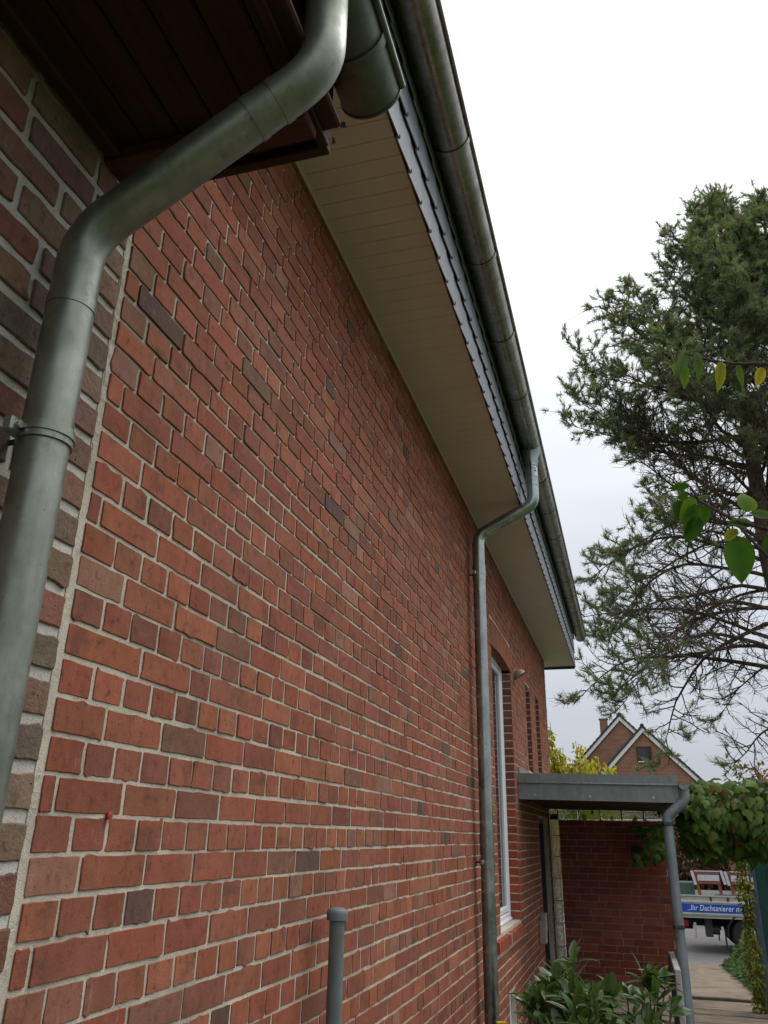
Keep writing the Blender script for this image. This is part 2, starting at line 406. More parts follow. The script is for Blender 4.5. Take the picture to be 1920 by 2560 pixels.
def brick_shape(u0, u1, w0, w1, face, depth, tint, n_side=3, jit=.0011, bevel=.0011, chip=.5):
    """one brick with an uneven outline; (u,w) in the wall plane, face = how far it stands proud"""
    pts = []
    c = rng.uniform(.0006, .0022)
    def side(a, b, n):
        for k in range(n):
            t = (k + .5) / n; yield (a[0] + (b[0] - a[0]) * t, a[1] + (b[1] - a[1]) * t)
    cs = [(u0, w0), (u1, w0), (u1, w1), (u0, w1)]
    nu = n_side if (u1 - u0) < .16 else n_side + 2
    for i in range(4):
        a, b = cs[i], cs[(i + 1) % 4]; d = Vector((b[0] - a[0], b[1] - a[1])); L = d.length; d /= L
        pts.append((a[0] + d.x * c, a[1] + d.y * c))
        for q in side(a, b, (nu if i % 2 == 0 else 2)): pts.append(q)
        pts.append((b[0] - d.x * c, b[1] - d.y * c))
    cu, cw = (u0 + u1) / 2, (w0 + w1) / 2
    chipi = rng.randrange(len(pts)) if rng.random() < chip else -1
    chips = {chipi, rng.randrange(len(pts)) if rng.random() < chip * .7 else -1}
    P = []
    for i, (u, w) in enumerate(pts):
        k = rng.gauss(0, jit) + (-rng.uniform(.003, .008) if i in chips else 0)
        du, dw = u - cu, w - cw
        if abs(du) / (u1 - u0) > abs(dw) / (w1 - w0): u += math.copysign(k, du)
        else: w += math.copysign(k, dw)
        P.append((u, w))
    hu, hw_ = (u1 - u0) / 2, (w1 - w0) / 2
    tu, tw = max(-.0007, min(.0007, rng.gauss(0, .0005))) / hu, max(-.0006, min(.0006, rng.gauss(0, .0004))) / hw_
    face = max(-.0008, min(.003, face))
    n = len(P); vs = []
    for lev in range(3):
        for (u, w) in P:
            if lev == 0: vs.append((u, w, -depth))
            elif lev == 1: vs.append((u, w, face - bevel + (u - cu) * tu + (w - cw) * tw))
            else:
                L = math.hypot(u - cu, w - cw); b = bevel * rng.uniform(.6, 1.5)
                su = (u - cu) * (1 - b / max(.02, abs(u1 - u0) / 2)); sw = (w - cw) * (1 - b / max(.02, abs(w1 - w0) / 2))
                vs.append((cu + su, cw + sw, face + (u - cu) * tu + (w - cw) * tw))
    fs = [tuple(range(2 * n, 3 * n))] + [(a * n + k, a * n + (k + 1) % n, (a + 1) * n + (k + 1) % n, (a + 1) * n + k) for a in (0, 1) for k in range(n)]
    return vs, fs, tint

def lay(bricks, to_world, parent, mat, name='brick', limit=300):
    """bricks: list of (u0,u1,w0,w1,face,depth,tint,kw); the largest in view become parts, the rest one mesh"""
    rank = []
    for i, b in enumerate(bricks):
        q = [proj(to_world(u, w, b[4])) for u, w in ((b[0], b[2]), (b[1], b[2]), (b[1], b[3]), (b[0], b[3]))]
        a = 0
        if all(q):
            cx, cy = sum(t[0] for t in q) / 4, sum(t[1] for t in q) / 4
            if -20 < cx < 1940 and -20 < cy < 2580:
                for k in range(4): a += q[k][0] * q[(k + 1) % 4][1] - q[(k + 1) % 4][0] * q[k][1]
        rank.append((abs(a), i))
    rank.sort(reverse=True)
    single = {i for a, i in rank[:limit] if a > 0}
    rest = MB()
    for i, b in enumerate(bricks):
        near = i in single
        vs, fs, t = brick_shape(*b[:7], n_side=5 if near else 2, **b[7])
        vs = [to_world(*v) for v in vs]
        if near: MB().add(vs, fs, t).build(name, mat, parent)
        else: rest.add(vs, fs, t)
    if rest.v: stuff(rest.build('brickwork', mat, parent, recalc=False))

def cut(iv, holes):
    outl = [iv]
    for h0, h1 in holes:
        nw = []
        for a, b in outl:
            if h1 <= a or h0 >= b: nw.append((a, b)); continue
            if h0 - a > .03: nw.append((a, h0))
            if b - h1 > .03: nw.append((h1, b))
        outl = nw
    return outl

# ---- the long brick house
ZS, XF, Y0, Y1 = 2.59, .42, 1.396, 12.75          # soffit level, fascia plane, wall ends
house = thing('brick_house', 'long red brick house wall under a pale boarded eave with slate fascia', 'house', (0, 7, -1.7))
WIN = (7.29, 8.565, -.725, 1.62)                  # tall window opening
ARCH = (7.23, 8.625, 1.62, 1.90)
R1, R2 = (9.93, 10.38, .74, 1.76), (11.03, 11.48, .74, 1.78)
DOOR = (10.72, 11.86, -1.72, .24)
CEL = (7.66, 8.05, -1.56, -1.22)
SILL = (6.99, 8.64, -.835, -.725)
holes_open = [WIN, R1, R2, DOOR, CEL]
holes_brick = holes_open + [ARCH, SILL]
wb = MB(); rec = -.0030
yb = sorted({Y0 - .02, Y1} | {h[0] for h in holes_open + [ARCH]} | {h[1] for h in holes_open + [ARCH]})
def rz(z): return -.0030 if z <= .55 else (-.0052 if z >= 1.25 else -.0030 - .0022 * (z - .55) / .7)
zb = sorted({-1.75, ZS, .55, 1.25} | {h[2] for h in holes_open + [ARCH]} | {h[3] for h in holes_open + [ARCH]})
for i in range(len(yb) - 1):
    for j in range(len(zb) - 1):
        yc, zc = (yb[i] + yb[i + 1]) / 2, (zb[j] + zb[j + 1]) / 2
        if any(h[0] < yc < h[1] and h[2] < zc < h[3] for h in holes_open + [ARCH]): continue
        wb.add([(rz(zb[j]), yb[i], zb[j]), (rz(zb[j]), yb[i + 1], zb[j]), (rz(zb[j + 1]), yb[i + 1], zb[j + 1]), (rz(zb[j + 1]), yb[i], zb[j + 1])], [(0, 1, 2, 3)])
# arch spandrel
def zar(y):  # underside of the flat segmental arch
    t = (y - WIN[0]) / (WIN[1] - WIN[0]); t = min(1, max(0, t)); return 1.655 + .028 * 4 * t * (1 - t)
na = 14
for i in range(na):
    a = ARCH[0] + (ARCH[1] - ARCH[0]) * i / na; b = ARCH[0] + (ARCH[1] - ARCH[0]) * (i + 1) / na
    wb.add([(rec, a, zar(a)), (rec, b, zar(b)), (rec, b, ARCH[3]), (rec, a, ARCH[3])], [(0, 1, 2, 3)])
    wb.add([(rec, a, zar(a)), (rec, b, zar(b)), (-.16, b, zar(b)), (-.16, a, zar(a))], [(3, 2, 1, 0)])
for h in holes_open:                              # reveals
    y0, y1, z0, z1 = h; dd = -.16
    wb.add([(rec, y0, z0), (dd, y0, z0), (dd, y0, z1), (rec, y0, z1)], [(0, 1, 2, 3)])
    wb.add([(rec, y1, z0), (dd, y1, z0), (dd, y1, z1), (rec, y1, z1)], [(3, 2, 1, 0)])
    wb.add([(rec, y0, z0), (rec, y1, z0), (dd, y1, z0), (dd, y0, z0)], [(0, 1, 2, 3)])
    if h is not WIN: wb.add([(rec, y0, z1), (rec, y1, z1), (dd, y1, z1), (dd, y0, z1)], [(3, 2, 1, 0)])
# the rest of the body: gable ends and rear wall
wb.box(-7.5, -.17, Y0, Y1, -1.75, ZS)
wb.add([(rec, Y1, -1.75), (-.2, Y1, -1.75), (-.2, Y1, ZS), (rec, Y1, ZS)], [(0, 1, 2, 3)])
wb.add([(rec, Y0 - .02, -1.75), (-.2, Y0 - .02, -1.75), (-.2, Y0 - .02, ZS), (rec, Y0 - .02, ZS)], [(3, 2, 1, 0)])
wall = wb.build('wall', M['mortar'], house, recalc=False)
P_, Z0_ = .0762, -.0484
bricks = []
k = math.floor((-1.75 - Z0_) / P_)
while Z0_ + k * P_ < ZS - .02:
    za, zt = Z0_ + k * P_, Z0_ + (k + 1) * P_
    zt = min(zt, ZS + .004)
    st_row = k % 2 == 1
    pitch, off = (.236, 1.570 if k % 4 == 3 else 1.687) if st_row else (.118, 1.570 + .059 + .004 * math.sin(k))
    holes = [(h[0], h[1]) for h in holes_brick if h[2] < zt - .02 and h[3] > za + .02]
    j = math.floor((Y0 - off) / pitch); drift = rng.uniform(-.006, .006)
    prev = Y0
    while prev < Y1 - .02:
        nx = off + drift + (j + 1) * pitch + rng.gauss(0, .0028)
        if rng.random() < .012 and st_row: nx -= pitch / 2       # an odd half brick
        if nx - prev < .045: j += 1; continue
        nx = min(nx, Y1)
        gap = rng.uniform(.0052, .0088); gz_ = rng.uniform(.0054, .0084)
        for a, b in cut((prev + gap, nx - gap), [(h0 - .004, h1 + .004) for h0, h1 in holes]):
            wz = .002 * math.sin(a * 1.7 + k)
            bricks.append((a, b, za + gz_ + wz, zt - gz_ * .8 + wz, rng.gauss(0, .0011), .02, pick(PAL), {}))
        prev = nx; j += 1
    k += 1
lay(bricks, lambda u, w, d: (d, u, w), wall, M['brick'])
# reveal bricks (far jambs), arch bricks, sill bricks
def jamb(y, z0, z1, depth, colr):
    z = z0
    while z < z1 - .03:
        m = MB(); t = zt = min(z + P_, z1)
        m.box(-depth, .001, y - .004, y + .05, z + .006, t - .005, pick(colr), .004); m.build('jamb_brick', M['brick'], wall); z += P_
ORANGE = [(.6, (.36, .082, .040)), (.3, (.31, .075, .042)), (.1, (.40, .32, .24))]
jamb(WIN[1], -.725, .32, .105, ORANGE)
jamb(WIN[1], .32, 1.62, .105, [(.6, (.225, .075, .05)), (.4, (.19, .066, .047))])
for h in (R1, R2): jamb(h[1], h[2], h[3], .11, [(1, (.21, .07, .048))])
n_arch = 22
for i in range(n_arch):
    a = ARCH[0] + (ARCH[1] - ARCH[0]) * i / n_arch + .004; b = ARCH[0] + (ARCH[1] - ARCH[0]) * (i + 1) / n_arch - .004
    lean = ((a + b) / 2 - (WIN[0] + WIN[1]) / 2) * .16; t = pick(PAL)
    vs = []
    for x in (-.11, .001):
        vs += [(x, a, zar(a) - .004), (x, b, zar(b) - .004), (x, b + lean, zar(b) + .236), (x, a + lean, zar(a) + .236)]
    m = MB().add(vs, [(0, 3, 2, 1), (4, 5, 6, 7), (0, 1, 5, 4), (1, 2, 6, 5), (2, 3, 7, 6), (3, 0, 4, 7)], t); m.build('arch_brick', M['brick'], wall)
sb_ = MB().box(-.15, -.008, SILL[0], SILL[1], -.86, -.758); sb_.build('sill_bed', M['mortar'], wall)
ns = int((SILL[1] - SILL[0]) / .0755)
for i in range(ns):
    a = SILL[0] + i * .0755 + .005; b = a + .0655; t = pick(ORANGE[:2] + [(.1, (.45, .36, .28))])
    zt = -.728 + rng.uniform(-.002, .002); z0 = -.84
    vs = [(-.16, a, z0), (.034, a, z0), (.034, a, zt - .032), (-.16, a, zt), (-.16, b, z0), (.034, b, z0), (.034, b, zt - .032), (-.16, b, zt)]
    MB().add(vs, [(0, 3, 2, 1), (4, 5, 6, 7), (0, 1, 5, 4), (1, 2, 6, 5), (2, 3, 7, 6), (3, 0, 4, 7)], t).build('sill_brick', M['brick'], wall)

def window(parent, y0, y1, z0, z1, xw, fw, matf, top=None, mull=True):
    fr = MB()
    zt = top or z1
    o = link('window', bpy.data.meshes.new('window'), parent)
    bpy.data.meshes.remove(o.data) if False else None
    m = MB(); m.box(xw - .05, xw + .012, y0, y0 + fw, z0, zt, bev=.006); m.box(xw - .05, xw + .012, y1 - fw, y1, z0, zt, bev=.006)
    m.box(xw - .05, xw + .010, y0 + fw, y1 - fw, z0, z0 + fw, bev=.006); m.box(xw - .05, xw + .010, y0 + fw, y1 - fw, zt - fw, zt, bev=.006)
    bpy.data.objects.remove(o)
    w = m.build('window', matf, parent)
    if mull:
        s2 = MB(); g = fw * .95
        for (a, b) in ((y0 + fw + .006, y1 - fw - .006),):
            s2.box(xw - .04, xw + .004, a, a + g, z0 + fw + .006, zt - fw - .006, bev=.008); s2.box(xw - .04, xw + .004, b - g, b, z0 + fw + .006, zt - fw - .006, bev=.008)
            s2.box(xw - .04, xw + .002, a + g, b - g, z0 + fw + .006, z0 + fw + g, bev=.008); s2.box(xw - .04, xw + .002, a + g, b - g, zt - fw - g, zt - fw - .006, bev=.008)
        s2.build('sash', matf, w)
    MB().box(xw - .030, xw - .022, y0 + fw * .6, y1 - fw * .6, z0 + fw * .6, zt - fw * .6).build('pane', M['glass'], w)
    return w
w1 = window(house, WIN[0] + .01, WIN[1] - .012, WIN[2] + .005, 0, -.10, .062, M['white'], top=1.70)
MB().box(-.11, -.075, WIN[0] + .01, WIN[1] - .012, -.722, -.70, bev=.004).build('sill_rail', M['white'], w1)
for h in (R1, R2): window(house, h[0] + .004, h[1] - .004, h[2], h[3] - .004, -.13, .05, M['dark_metal'], mull=False)
window(house, CEL[0] + .004, CEL[1] - .004, CEL[2] + .004, CEL[3] - .004, -.06, .05, M['white'], mull=False)
dr = MB().box(-.15, -.11, DOOR[0] + .06, DOOR[1] - .06, DOOR[2], DOOR[3] - .06, bev=.005).build('door', M['dark_door'], house)
df = MB(); df.box(-.155, -.06, DOOR[0] + .002, DOOR[0] + .06, DOOR[2], DOOR[3] - .002); df.box(-.155, -.06, DOOR[1] - .06, DOOR[1] - .002, DOOR[2], DOOR[3] - .002); df.box(-.155, -.06, DOOR[0] + .06, DOOR[1] - .06, DOOR[3] - .06, DOOR[3] - .002)
df.build('door_frame', M['dark_metal'], dr)
MB().tube([(-.11, 10.88, -.72), (-.07, 10.88, -.72), (-.07, 10.98, -.72)], .009, 8).build('handle', M['steel'], dr)
# soffit boards
YE = 13.30
so_ = MB().box(-.0, XF + .010, 1.0, YE - .01, ZS + .0105, ZS + .03).build('soffit', M['soffit_dark'], house)
nb = int((YE - 1.0) / .0935)
for i in range(nb):
    a = 1.0 + i * .0935; b = a + .0918
    MB().box(.006, XF + .0135, a, b, ZS, ZS + .0095 + .0003 * (i % 2), bev=.002).build('soffit_panel', M['soffit'], so_)
MB().box(-.001, .012, 1.0, YE - .01, ZS - .006, ZS + .004, bev=.002).build('edge_trim', M['soffit'], so_)
# gable overhang beyond the wall end
MB().box(-7.5, -.002, Y1 + .01, YE - .01, ZS + .002, ZS + .03).build('gable_soffit', M['soffit'], so_)
MB().box(-7.6, XF + .02, YE - .008, YE + .02, ZS - .035, ZS + .46, bev=.004).build('barge_board', M['slate_dark'], house)
fa = MB().box(XF - .003, XF + .012, 1.0, YE - .009, ZS + .034, 3.20).build('fascia', M['slate_dark'], house)
rows = [(2.578, 0.0), (2.80, .095), (3.015, .02)]
for ri, (zb_, sh) in enumerate(rows):
    y = 1.0 + sh
    while y < YE - .02:
        L = .186; y1 = min(y + L + .022, YE - .012); n_v = []
        # each slate overlaps the next one: near end stands proud, lower far corner clipped
        top = zb_ + .245
        x0 = XF + .0125 + ri * .0075
        prof = [(y, zb_ - .012 + rng.uniform(-.004, .004)), (y1 - .012, zb_ + .001 + rng.uniform(-.003, .003)), (y1, zb_ + .012), (y1, top), (y, top)]
        vs = []
        for t in (0, .005):
            for (yy, zz) in prof:
                xx = x0 + .006 * (yy - y) / L + .010 * (1 - (zz - zb_) / .245) + t
                vs.append((xx, yy, zz))
        MB().add(vs, [(4, 3, 2, 1, 0), (5, 6, 7, 8, 9)] + [(i, (i + 1) % 5, 5 + (i + 1) % 5, 5 + i) for i in range(5)]).build('slate', M['slate'], fa)
        if ri < 2:
            MB().box(x0 + .020, x0 + .025, y1 - .018, y1 - .013, zb_ + .0, zb_ + .016).build('slate_hook', M['dark_metal'], fa)
        y += L
rf = MB(); rf.prism([(.60, 3.13), (-3.6, 6.2), (-3.6, 6.28), (.62, 3.20)], 1, .92, YE + .03); rf.prism([(-7.9, 3.13), (-3.6, 6.2), (-3.6, 6.28), (-7.92, 3.20)], 1, .92, YE + .03)
rf.build('roof', M['roof'], house)
for yy in (Y0 + .02, Y1 - .02): MB().prism([(-7.5, ZS + .03), (-.02, ZS + .03), (-.02, 3.4), (-3.6, 6.1), (-7.5, 3.4)], 1, yy - .01, yy + .01).build('gable', M['brickfar'], house)
MB().box(-.02, .008, 1.02, YE - .02, ZS + .031, 3.1).build('eave_blocking', M['slate_dark'], house)

# ---- the lower wing on the left
annex = thing('brick_wing', 'low brown brick side building with dark timber eave at upper left', 'building', (0, .2, -1.7))
AZ = 1.554
aw = MB(); aw.add([(-.0055, -3, -1.75), (-.0055, 1.384, -1.75), (-.0055, 1.384, AZ), (-.0055, -3, AZ)], [(0, 1, 2, 3)])
aw.box(-5, -.03, -3, 1.36, -1.75, AZ)
awall = aw.build('wall', M['mortar_new'], annex, recalc=False)
ab = []; k = 0; zz = -1.75; AP = .0885
while zz < AZ - .02:
    prev = -.75 + (0 if k % 2 else .117) - .234; drift = rng.uniform(-.012, .012)
    while prev < 1.36:
        L = .234 if rng.random() > .25 else .13
        nx = min(prev + L + rng.gauss(0, .006), 1.379)
        if 1.379 - nx < .06: nx = 1.379
        g = rng.uniform(.009, .0135); gw = rng.uniform(.012, .016)
        if nx - prev > .05: ab.append((prev + g, nx - g * (1 if nx < 1.37 else .3), zz + gw, min(zz + AP, AZ) - gw * .8, rng.gauss(.001, .002), .02, pick(PAL_ANNEX), dict(jit=.0019, bevel=.0022, chip=.5)))
        prev = nx
    zz += AP; k += 1
lay(ab, lambda u, w, d: (d, u, w), awall, M['brick_rough'])
jm = MB(); n_ = 220
for i in range(n_ + 1):
    z = -1.75 + (AZ + 1.75) * i / n_
    a = 1.3805 + rng.uniform(-.003, .002); b = 1.3985 + rng.uniform(-.003, .004); m_ = rng.uniform(-.006, -.002)
    jm.v += [(-.012, a - .006, z), (m_, a + .002, z), (m_, b - .003, z), (-.012, b + .006, z)]
for i in range(n_):
    for q in range(3): jm.f.append((i * 4 + q, i * 4 + q + 1, i * 4 + q + 5, i * 4 + q + 4))
jm.build('mortar_joint', M['mortar'], awall)
asf = MB().box(-.02, .54, -3, 1.37, AZ + .022, AZ + .04).build('soffit', M['wood_dark'], annex)
x = .012; i = 0
while x < .52:
    MB().box(x, x + .092, -3, 1.33, AZ + .001, AZ + .021, bev=.006).build('soffit_board', M['wood_dark'], asf); x += .096; i += 1
MB().box(.0, .53, 1.24, 1.31, AZ - .038, AZ - .0005, bev=.004).build('cross_beam', M['wood_mid'], asf)
MB().box(.012, .05, -3, 1.235, AZ - .035, AZ - .0005, bev=.004).build('wall_batten', M['wood_dark'], asf)
MB().box(.0, .534, 1.365, 1.392, AZ - .006, AZ + .27, bev=.003).build('end_board', M['wood_dark'], annex)
MB().box(.515, .541, -3, 1.362, AZ - .012, AZ + .27, bev=.003).build('fascia_board', M['wood_dark'], annex)
fe = MB()
for i in range(1):                 # torn felt edge beside the gutter end
    z = AZ + .03 + i * .026; fe.add([(.536, 1.394, z), (.536 + rng.uniform(.006, .03), 1.397, z + .006), (.536 + rng.uniform(.004, .018), 1.395, z + .022), (.536, 1.393, z + .028)], [(0, 1, 2, 3)])
fe.add([(.545, 1.398, 1.66), (.565, 1.40, 1.658), (.570, 1.402, 1.638), (.555, 1.40, 1.642)], [(0, 1, 2, 3)])
fe.build('felt_edge', M['felt'], annex)
MB().prism([(.60, AZ + .272), (-5, AZ + .5), (-5, AZ + .53), (.60, AZ + .30)], 1, -3, 1.40).build('roof', M['felt'], annex)

# ------------------------------------------------------------------ gutters and downpipes
def gutter(name, label, mat, xc, zl, r, y0, y1, joints, group='rain gutters', endcap=True, bead=.011, axis='y'):
    t = thing(name, label, 'gutter', (xc, (y0 + y1) / 2, zl - r), group)
    ns_ = 20
    def ring(rr): return [(xc + rr * math.cos(math.pi + math.pi * q / ns_), zl + rr * math.sin(math.pi + math.pi * q / ns_)) for q in range(ns_ + 1)]
    cuts = [y0] + joints + [y1]
    for i in range(len(cuts) - 1):
        a, b = cuts[i], cuts[i + 1]
        rr = r - (.0012 if i % 2 else 0)
        o_, in_ = ring(rr), ring(rr - .003); o_[0] = (o_[0][0], o_[0][1]); m = MB()
        poly = [(o_[0][0], zl + .02)] + o_ + in_[::-1] + [(in_[0][0], zl + .02)]
        m.prism(poly, 1, a, b); seg = m.build('gutter_length', mat, t, smooth=True)
    m = MB(); m.tube([(xc + r + bead * .4, y0, zl + .002), (xc + r + bead * .4, y1, zl + .002)], bead, 10); m.build('bead', mat, t, smooth=True)
    for yj in joints:
        m = MB(); o_, in_ = ring(r + .0045), ring(r + .0005); m.prism(o_ + in_[::-1], 1, yj - .0125, yj + .0125); m.build('bracket', mat, t, smooth=True)
    if endcap:
        for yy, s in ((y0, -1), (y1, 1)):
            m = MB(); m.prism(ring(r + .003), 1, yy - .003, yy + .003); m.build('end_cap', mat, t)
    return t
GX, GZ, GR = .555, 3.11, .088
gutter('rain_gutter', 'long half-round zinc gutter along the slate fascia of the brick house', M['zinc_gutter'], GX, GZ, GR, 1.0, 13.42, [2.02, 2.86, 3.70, 4.50, 5.28, 6.85, 7.62, 8.40, 9.20, 10.02, 10.80, 11.58, 12.40])
gutter('rain_gutter', 'short mossy green gutter end at upper left below the dark timber eave', M['zinc_green'], .612, 1.80, .080, -3, 1.455, [.2, 1.30])

def pipe(name, label, mat, path_, rad, r, sleeves, clips, cat='downpipe', group='downpipes', wall_x=None, sleeve_r=.003, clip_mat=None):
    t = thing(name, label, cat, Vector(path_[-1]), group)
    p = rounded(path_, rad, 9); m = MB(); m.tube(p, r, 24); m.build('pipe', mat, t, smooth=True)
    for (a, b) in sleeves: m = MB(); m.tube([a, b], r + sleeve_r, 24); m.build('sleeve', mat, t, smooth=True)
    for c in clips:
        cx, cy, cz = c; m = MB()
        m.tube([(cx, cy, cz - .017), (cx, cy, cz + .017)], r + .005, 24); m.tube([(cx, cy, cz - .004), (cx, cy, cz + .004)], r + .008, 24)
        cl = m.build('clip', clip_mat or mat, t, smooth=True)
        MB().box(cx - r * .55 - .012, cx - r * .55 + .012, cy - r - .028, cy - r + .012, cz - .016, cz + .016, bev=.004).build('lug', clip_mat or mat, cl)
        MB().tube([(cx - r * .55 + .010, cy - r - .013, cz), (cx - r * .55 + .020, cy - r - .013, cz)], .008, 10).build('bolt', clip_mat or M['steel'], cl)
        if wall_x is not None: MB().tube([(wall_x - .01, cy, cz), (cx - r, cy, cz)], .006, 8).build('wall_pin', M['dark_metal'], cl)
    return t
LY = 1.132; lx = .086
pipe('downpipe', 'thick weathered zinc downpipe bending across the upper left corner', M['zinc_old'],
     [(.612, LY, 1.735), (.612, LY, 1.505), (lx, LY, 1.175), (lx, LY, -1.66)], .14, .0472,
     [((lx, LY, .985), (lx, LY, 1.012)), ((.508, LY, 1.4395), (.525, LY, 1.450)), ((.455, LY, 1.406), (.47, LY, 1.4155))], [(lx, LY, .695)], wall_x=0, sleeve_r=.0018)
MY = 6.20; mx_ = .085
mp_ = pipe('downpipe', 'shiny galvanised downpipe with swan neck halfway along the brick wall', M['zinc_new'],
     [(GX, MY, 3.05), (GX, MY, 2.56), (mx_, MY, 2.325), (mx_, MY, -1.66)], .13, .050,
     [((GX, MY, 2.90), (GX, MY, 3.04)), ((mx_, MY, 1.93), (mx_, MY, 2.06)), ((mx_, MY, -.10), (mx_, MY, .02)), ((GX, MY, 2.72), (GX, MY, 2.735))], [(mx_, MY, 1.985), (mx_, MY, -.165)], wall_x=0)
m = MB()
for q in range(6):
    a0, a1 = R(-75 + q * 9), R(-75 + (q + 1) * 9); rr = .0516
    m.add([(GX + rr * math.cos(a0), MY + rr * math.sin(a0), 2.80), (GX + rr * math.cos(a1), MY + rr * math.sin(a1), 2.80), (GX + rr * math.cos(a1), MY + rr * math.sin(a1), 2.885), (GX + rr * math.cos(a0), MY + rr * math.sin(a0), 2.885)], [(0, 1, 2, 3)])
m.build('sticker', M['white'], mp_)
MB().tube([(GX, MY, 2.925), (GX, MY, 2.985), (GX, MY, 3.035), (GX, MY, 3.06)], [.0545, .060, .078, .084], 24).build('outlet_funnel', M['zinc_new'], mp_, smooth=True)
m = MB(); rr = .0522
for (za, zb_, w0, w1) in ((2.872, 2.877, -72, -30), (2.862, 2.866, -72, -40), (2.838, 2.852, -62, -38)):
    m.add([(GX + rr * math.cos(R(w)), MY + rr * math.sin(R(w)), z) for z in (za, zb_) for w in (w0, (w0 + w1) / 2, w1)], [(0, 1, 4, 3), (1, 2, 5, 4)])
m.build('sticker_print', M['dark_metal'], mp_)

# ------------------------------------------------------------------ small things on and by the wall
vp = thing('vent_pipe', 'capped grey standpipe in front of the brick wall', 'pipe', (.085, 2.95, -1.68))
MB().tube([(.085, 2.95, -1.70), (.085, 2.95, -.262)], .0265, 24).build('pipe', M['pipe_grey'], vp, smooth=True)
cp = MB(); prof = [(.0, -.236), (.018, -.2365), (.030, -.2405), (.0365, -.248), (.0375, -.256), (.0375, -.275), (.034, -.276), (.0, -.276)]
for i, (rr, z) in enumerate(prof):
    for k in range(24): a = 2 * math.pi * k / 24; cp.v.append((.085 + rr * math.cos(a), 2.95 + rr * math.sin(a), z))
for i in range(len(prof) - 1):
    for k in range(24): cp.f.append((i * 24 + k, i * 24 + (k + 1) % 24, (i + 1) * 24 + (k + 1) % 24, (i + 1) * 24 + k))
cp.build('cap', M['pipe_grey'], vp, smooth=True)
MB().tube([(0, 2.95, -1.2), (.06, 2.95, -1.2)], .006, 8).build('wall_pin', M['dark_metal'], vp)
plug = MB(); plug.tube([(-.01, 1.632, .030), (.006, 1.632, .030), (.008, 1.632, .030)], [.006, .009, .005], 12); plug.add([(.007, 1.6235, .030), (.007, 1.6405, .030), (.007, 1.634, .012), (.007, 1.627, .014)], [(0, 1, 2, 3)])
tag(plug.build('wall_plug', M['red_plastic']), 'small red plastic plug in a mortar joint near the left edge', 'plug')
vc = thing('vent_cowl', 'round brown vent cowl on the wall right of the tall window', 'vent', (0, 8.86, 1.63))
MB().tube([(-.005, 8.86, 1.645), (.012, 8.86, 1.645)], .072, 20).build('flange', M['cowl'], vc, smooth=True)
ho = MB(); nu, nv = 8, 18; ax_ = Vector((.62, .10, -.78)).normalized(); e1 = ax_.orthogonal().normalized(); e2 = ax_.cross(e1); hc = Vector((.070, 8.86, 1.645))
for i in range(nu):
    a = R(92) * i / (nu - 1)
    for k in range(nv):
        b = 2 * math.pi * k / nv; ho.v.append(hc - ax_ * .078 * math.cos(a) + (e1 * math.cos(b) + e2 * math.sin(b)) * .072 * math.sin(a))
for i in range(nu - 1):
    for k in range(nv): ho.f.append((i * nv + k, i * nv + (k + 1) % nv, (i + 1) * nv + (k + 1) % nv, (i + 1) * nv + k))
MB().tube([hc - ax_ * .012, hc - ax_ * .010], .068, 18).build('opening', M['rubber'], vc)  # black disc stands in for the shade inside the hood
ho.build('hood', M['cowl'], vc, smooth=True)
mbx = thing('wall_box', 'small beige socket box on the dark wall under the canopy', 'box', (0, 10.3, -1.1))
MB().box(.0, .075, 10.14, 10.30, -1.09, -.86, bev=.008).build('housing', M['beige_box'], mbx)
MB().box(.0, .06, 10.31, 10.52, -1.0, -.80, bev=.008).build('cover', M['beige_box'], mbx)
sb2 = thing('stone_slab', 'thin grey edging slab standing by the canopy downpipe', 'slab', (1.36, 8.7, -1.7))
MB().box(1.335, 1.385, 8.05, 9.25, -1.74, -1.0, bev=.006).build('slab', M['concrete'], sb2)
MB().box(1.322, 1.334, 8.07, 9.23, -1.74, -1.03).build('face_board', M['navy'], sb2)

# ------------------------------------------------------------------ porch: canopy, rear wall with glass blocks, gutter, pipe
can = thing('porch_canopy', 'flat porch canopy edged with grey zinc sheet and bolted fascia', 'canopy', (.8, 10.4, .35))
CY, CX = 8.81, 1.575
def sl_(x): return -.018 * x      # falls towards the gutter
def skew(xa, xb, y0, y1, z0, z1):
    m = MB(); vs = [(x, y, z + sl_(x)) for z in (z0, z1) for y in (y0, y1) for x in (xa, xb)]
    return m.add(vs, [(0, 2, 3, 1), (4, 5, 7, 6), (0, 1, 5, 4), (2, 6, 7, 3), (0, 4, 6, 2), (1, 3, 7, 5)])
skew(.004, 1.54, CY + .012, 12.2, .385, .60).build('deck', M['wood_dark'], can)
skew(.002, CX - .02, CY, CY + .010, .372, .545).build('fascia_sheet', M['zinc_sheet'], can)
skew(.002, CX, CY - .014, CY + .02, .548, .628).build('roof_edge', M['zinc_sheet'], can)
skew(.002, CX, CY - .022, CY - .010, .534, .549).build('drip_edge', M['zinc_new'], can)
skew(.002, CX, CY + .021, 12.25, .601, .626).build('roof_sheet', M['zinc_sheet'], can)
skew(CX - .02, CX, CY + .0, 12.25, .375, .60).build('side_sheet', M['zinc_sheet'], can)
for x in (.17, .72, 1.33):
    MB().tube([(x, CY - .007, .415 + sl_(x)), (x, CY + .004, .415 + sl_(x))], .012, 10).build('bolt', M['steel'], can)
MB().box(1.40, 1.455, 8.95, 9.005, -1.70, .352, bev=.004).build('post', M['dark_metal'], can)
fl = MB(); fl.prism([(8.9, .63), (12.2, .63), (12.2, .69), (8.9, .69)], 0, .001, .012); fl.build('flashing', M['zinc_sheet'], can)
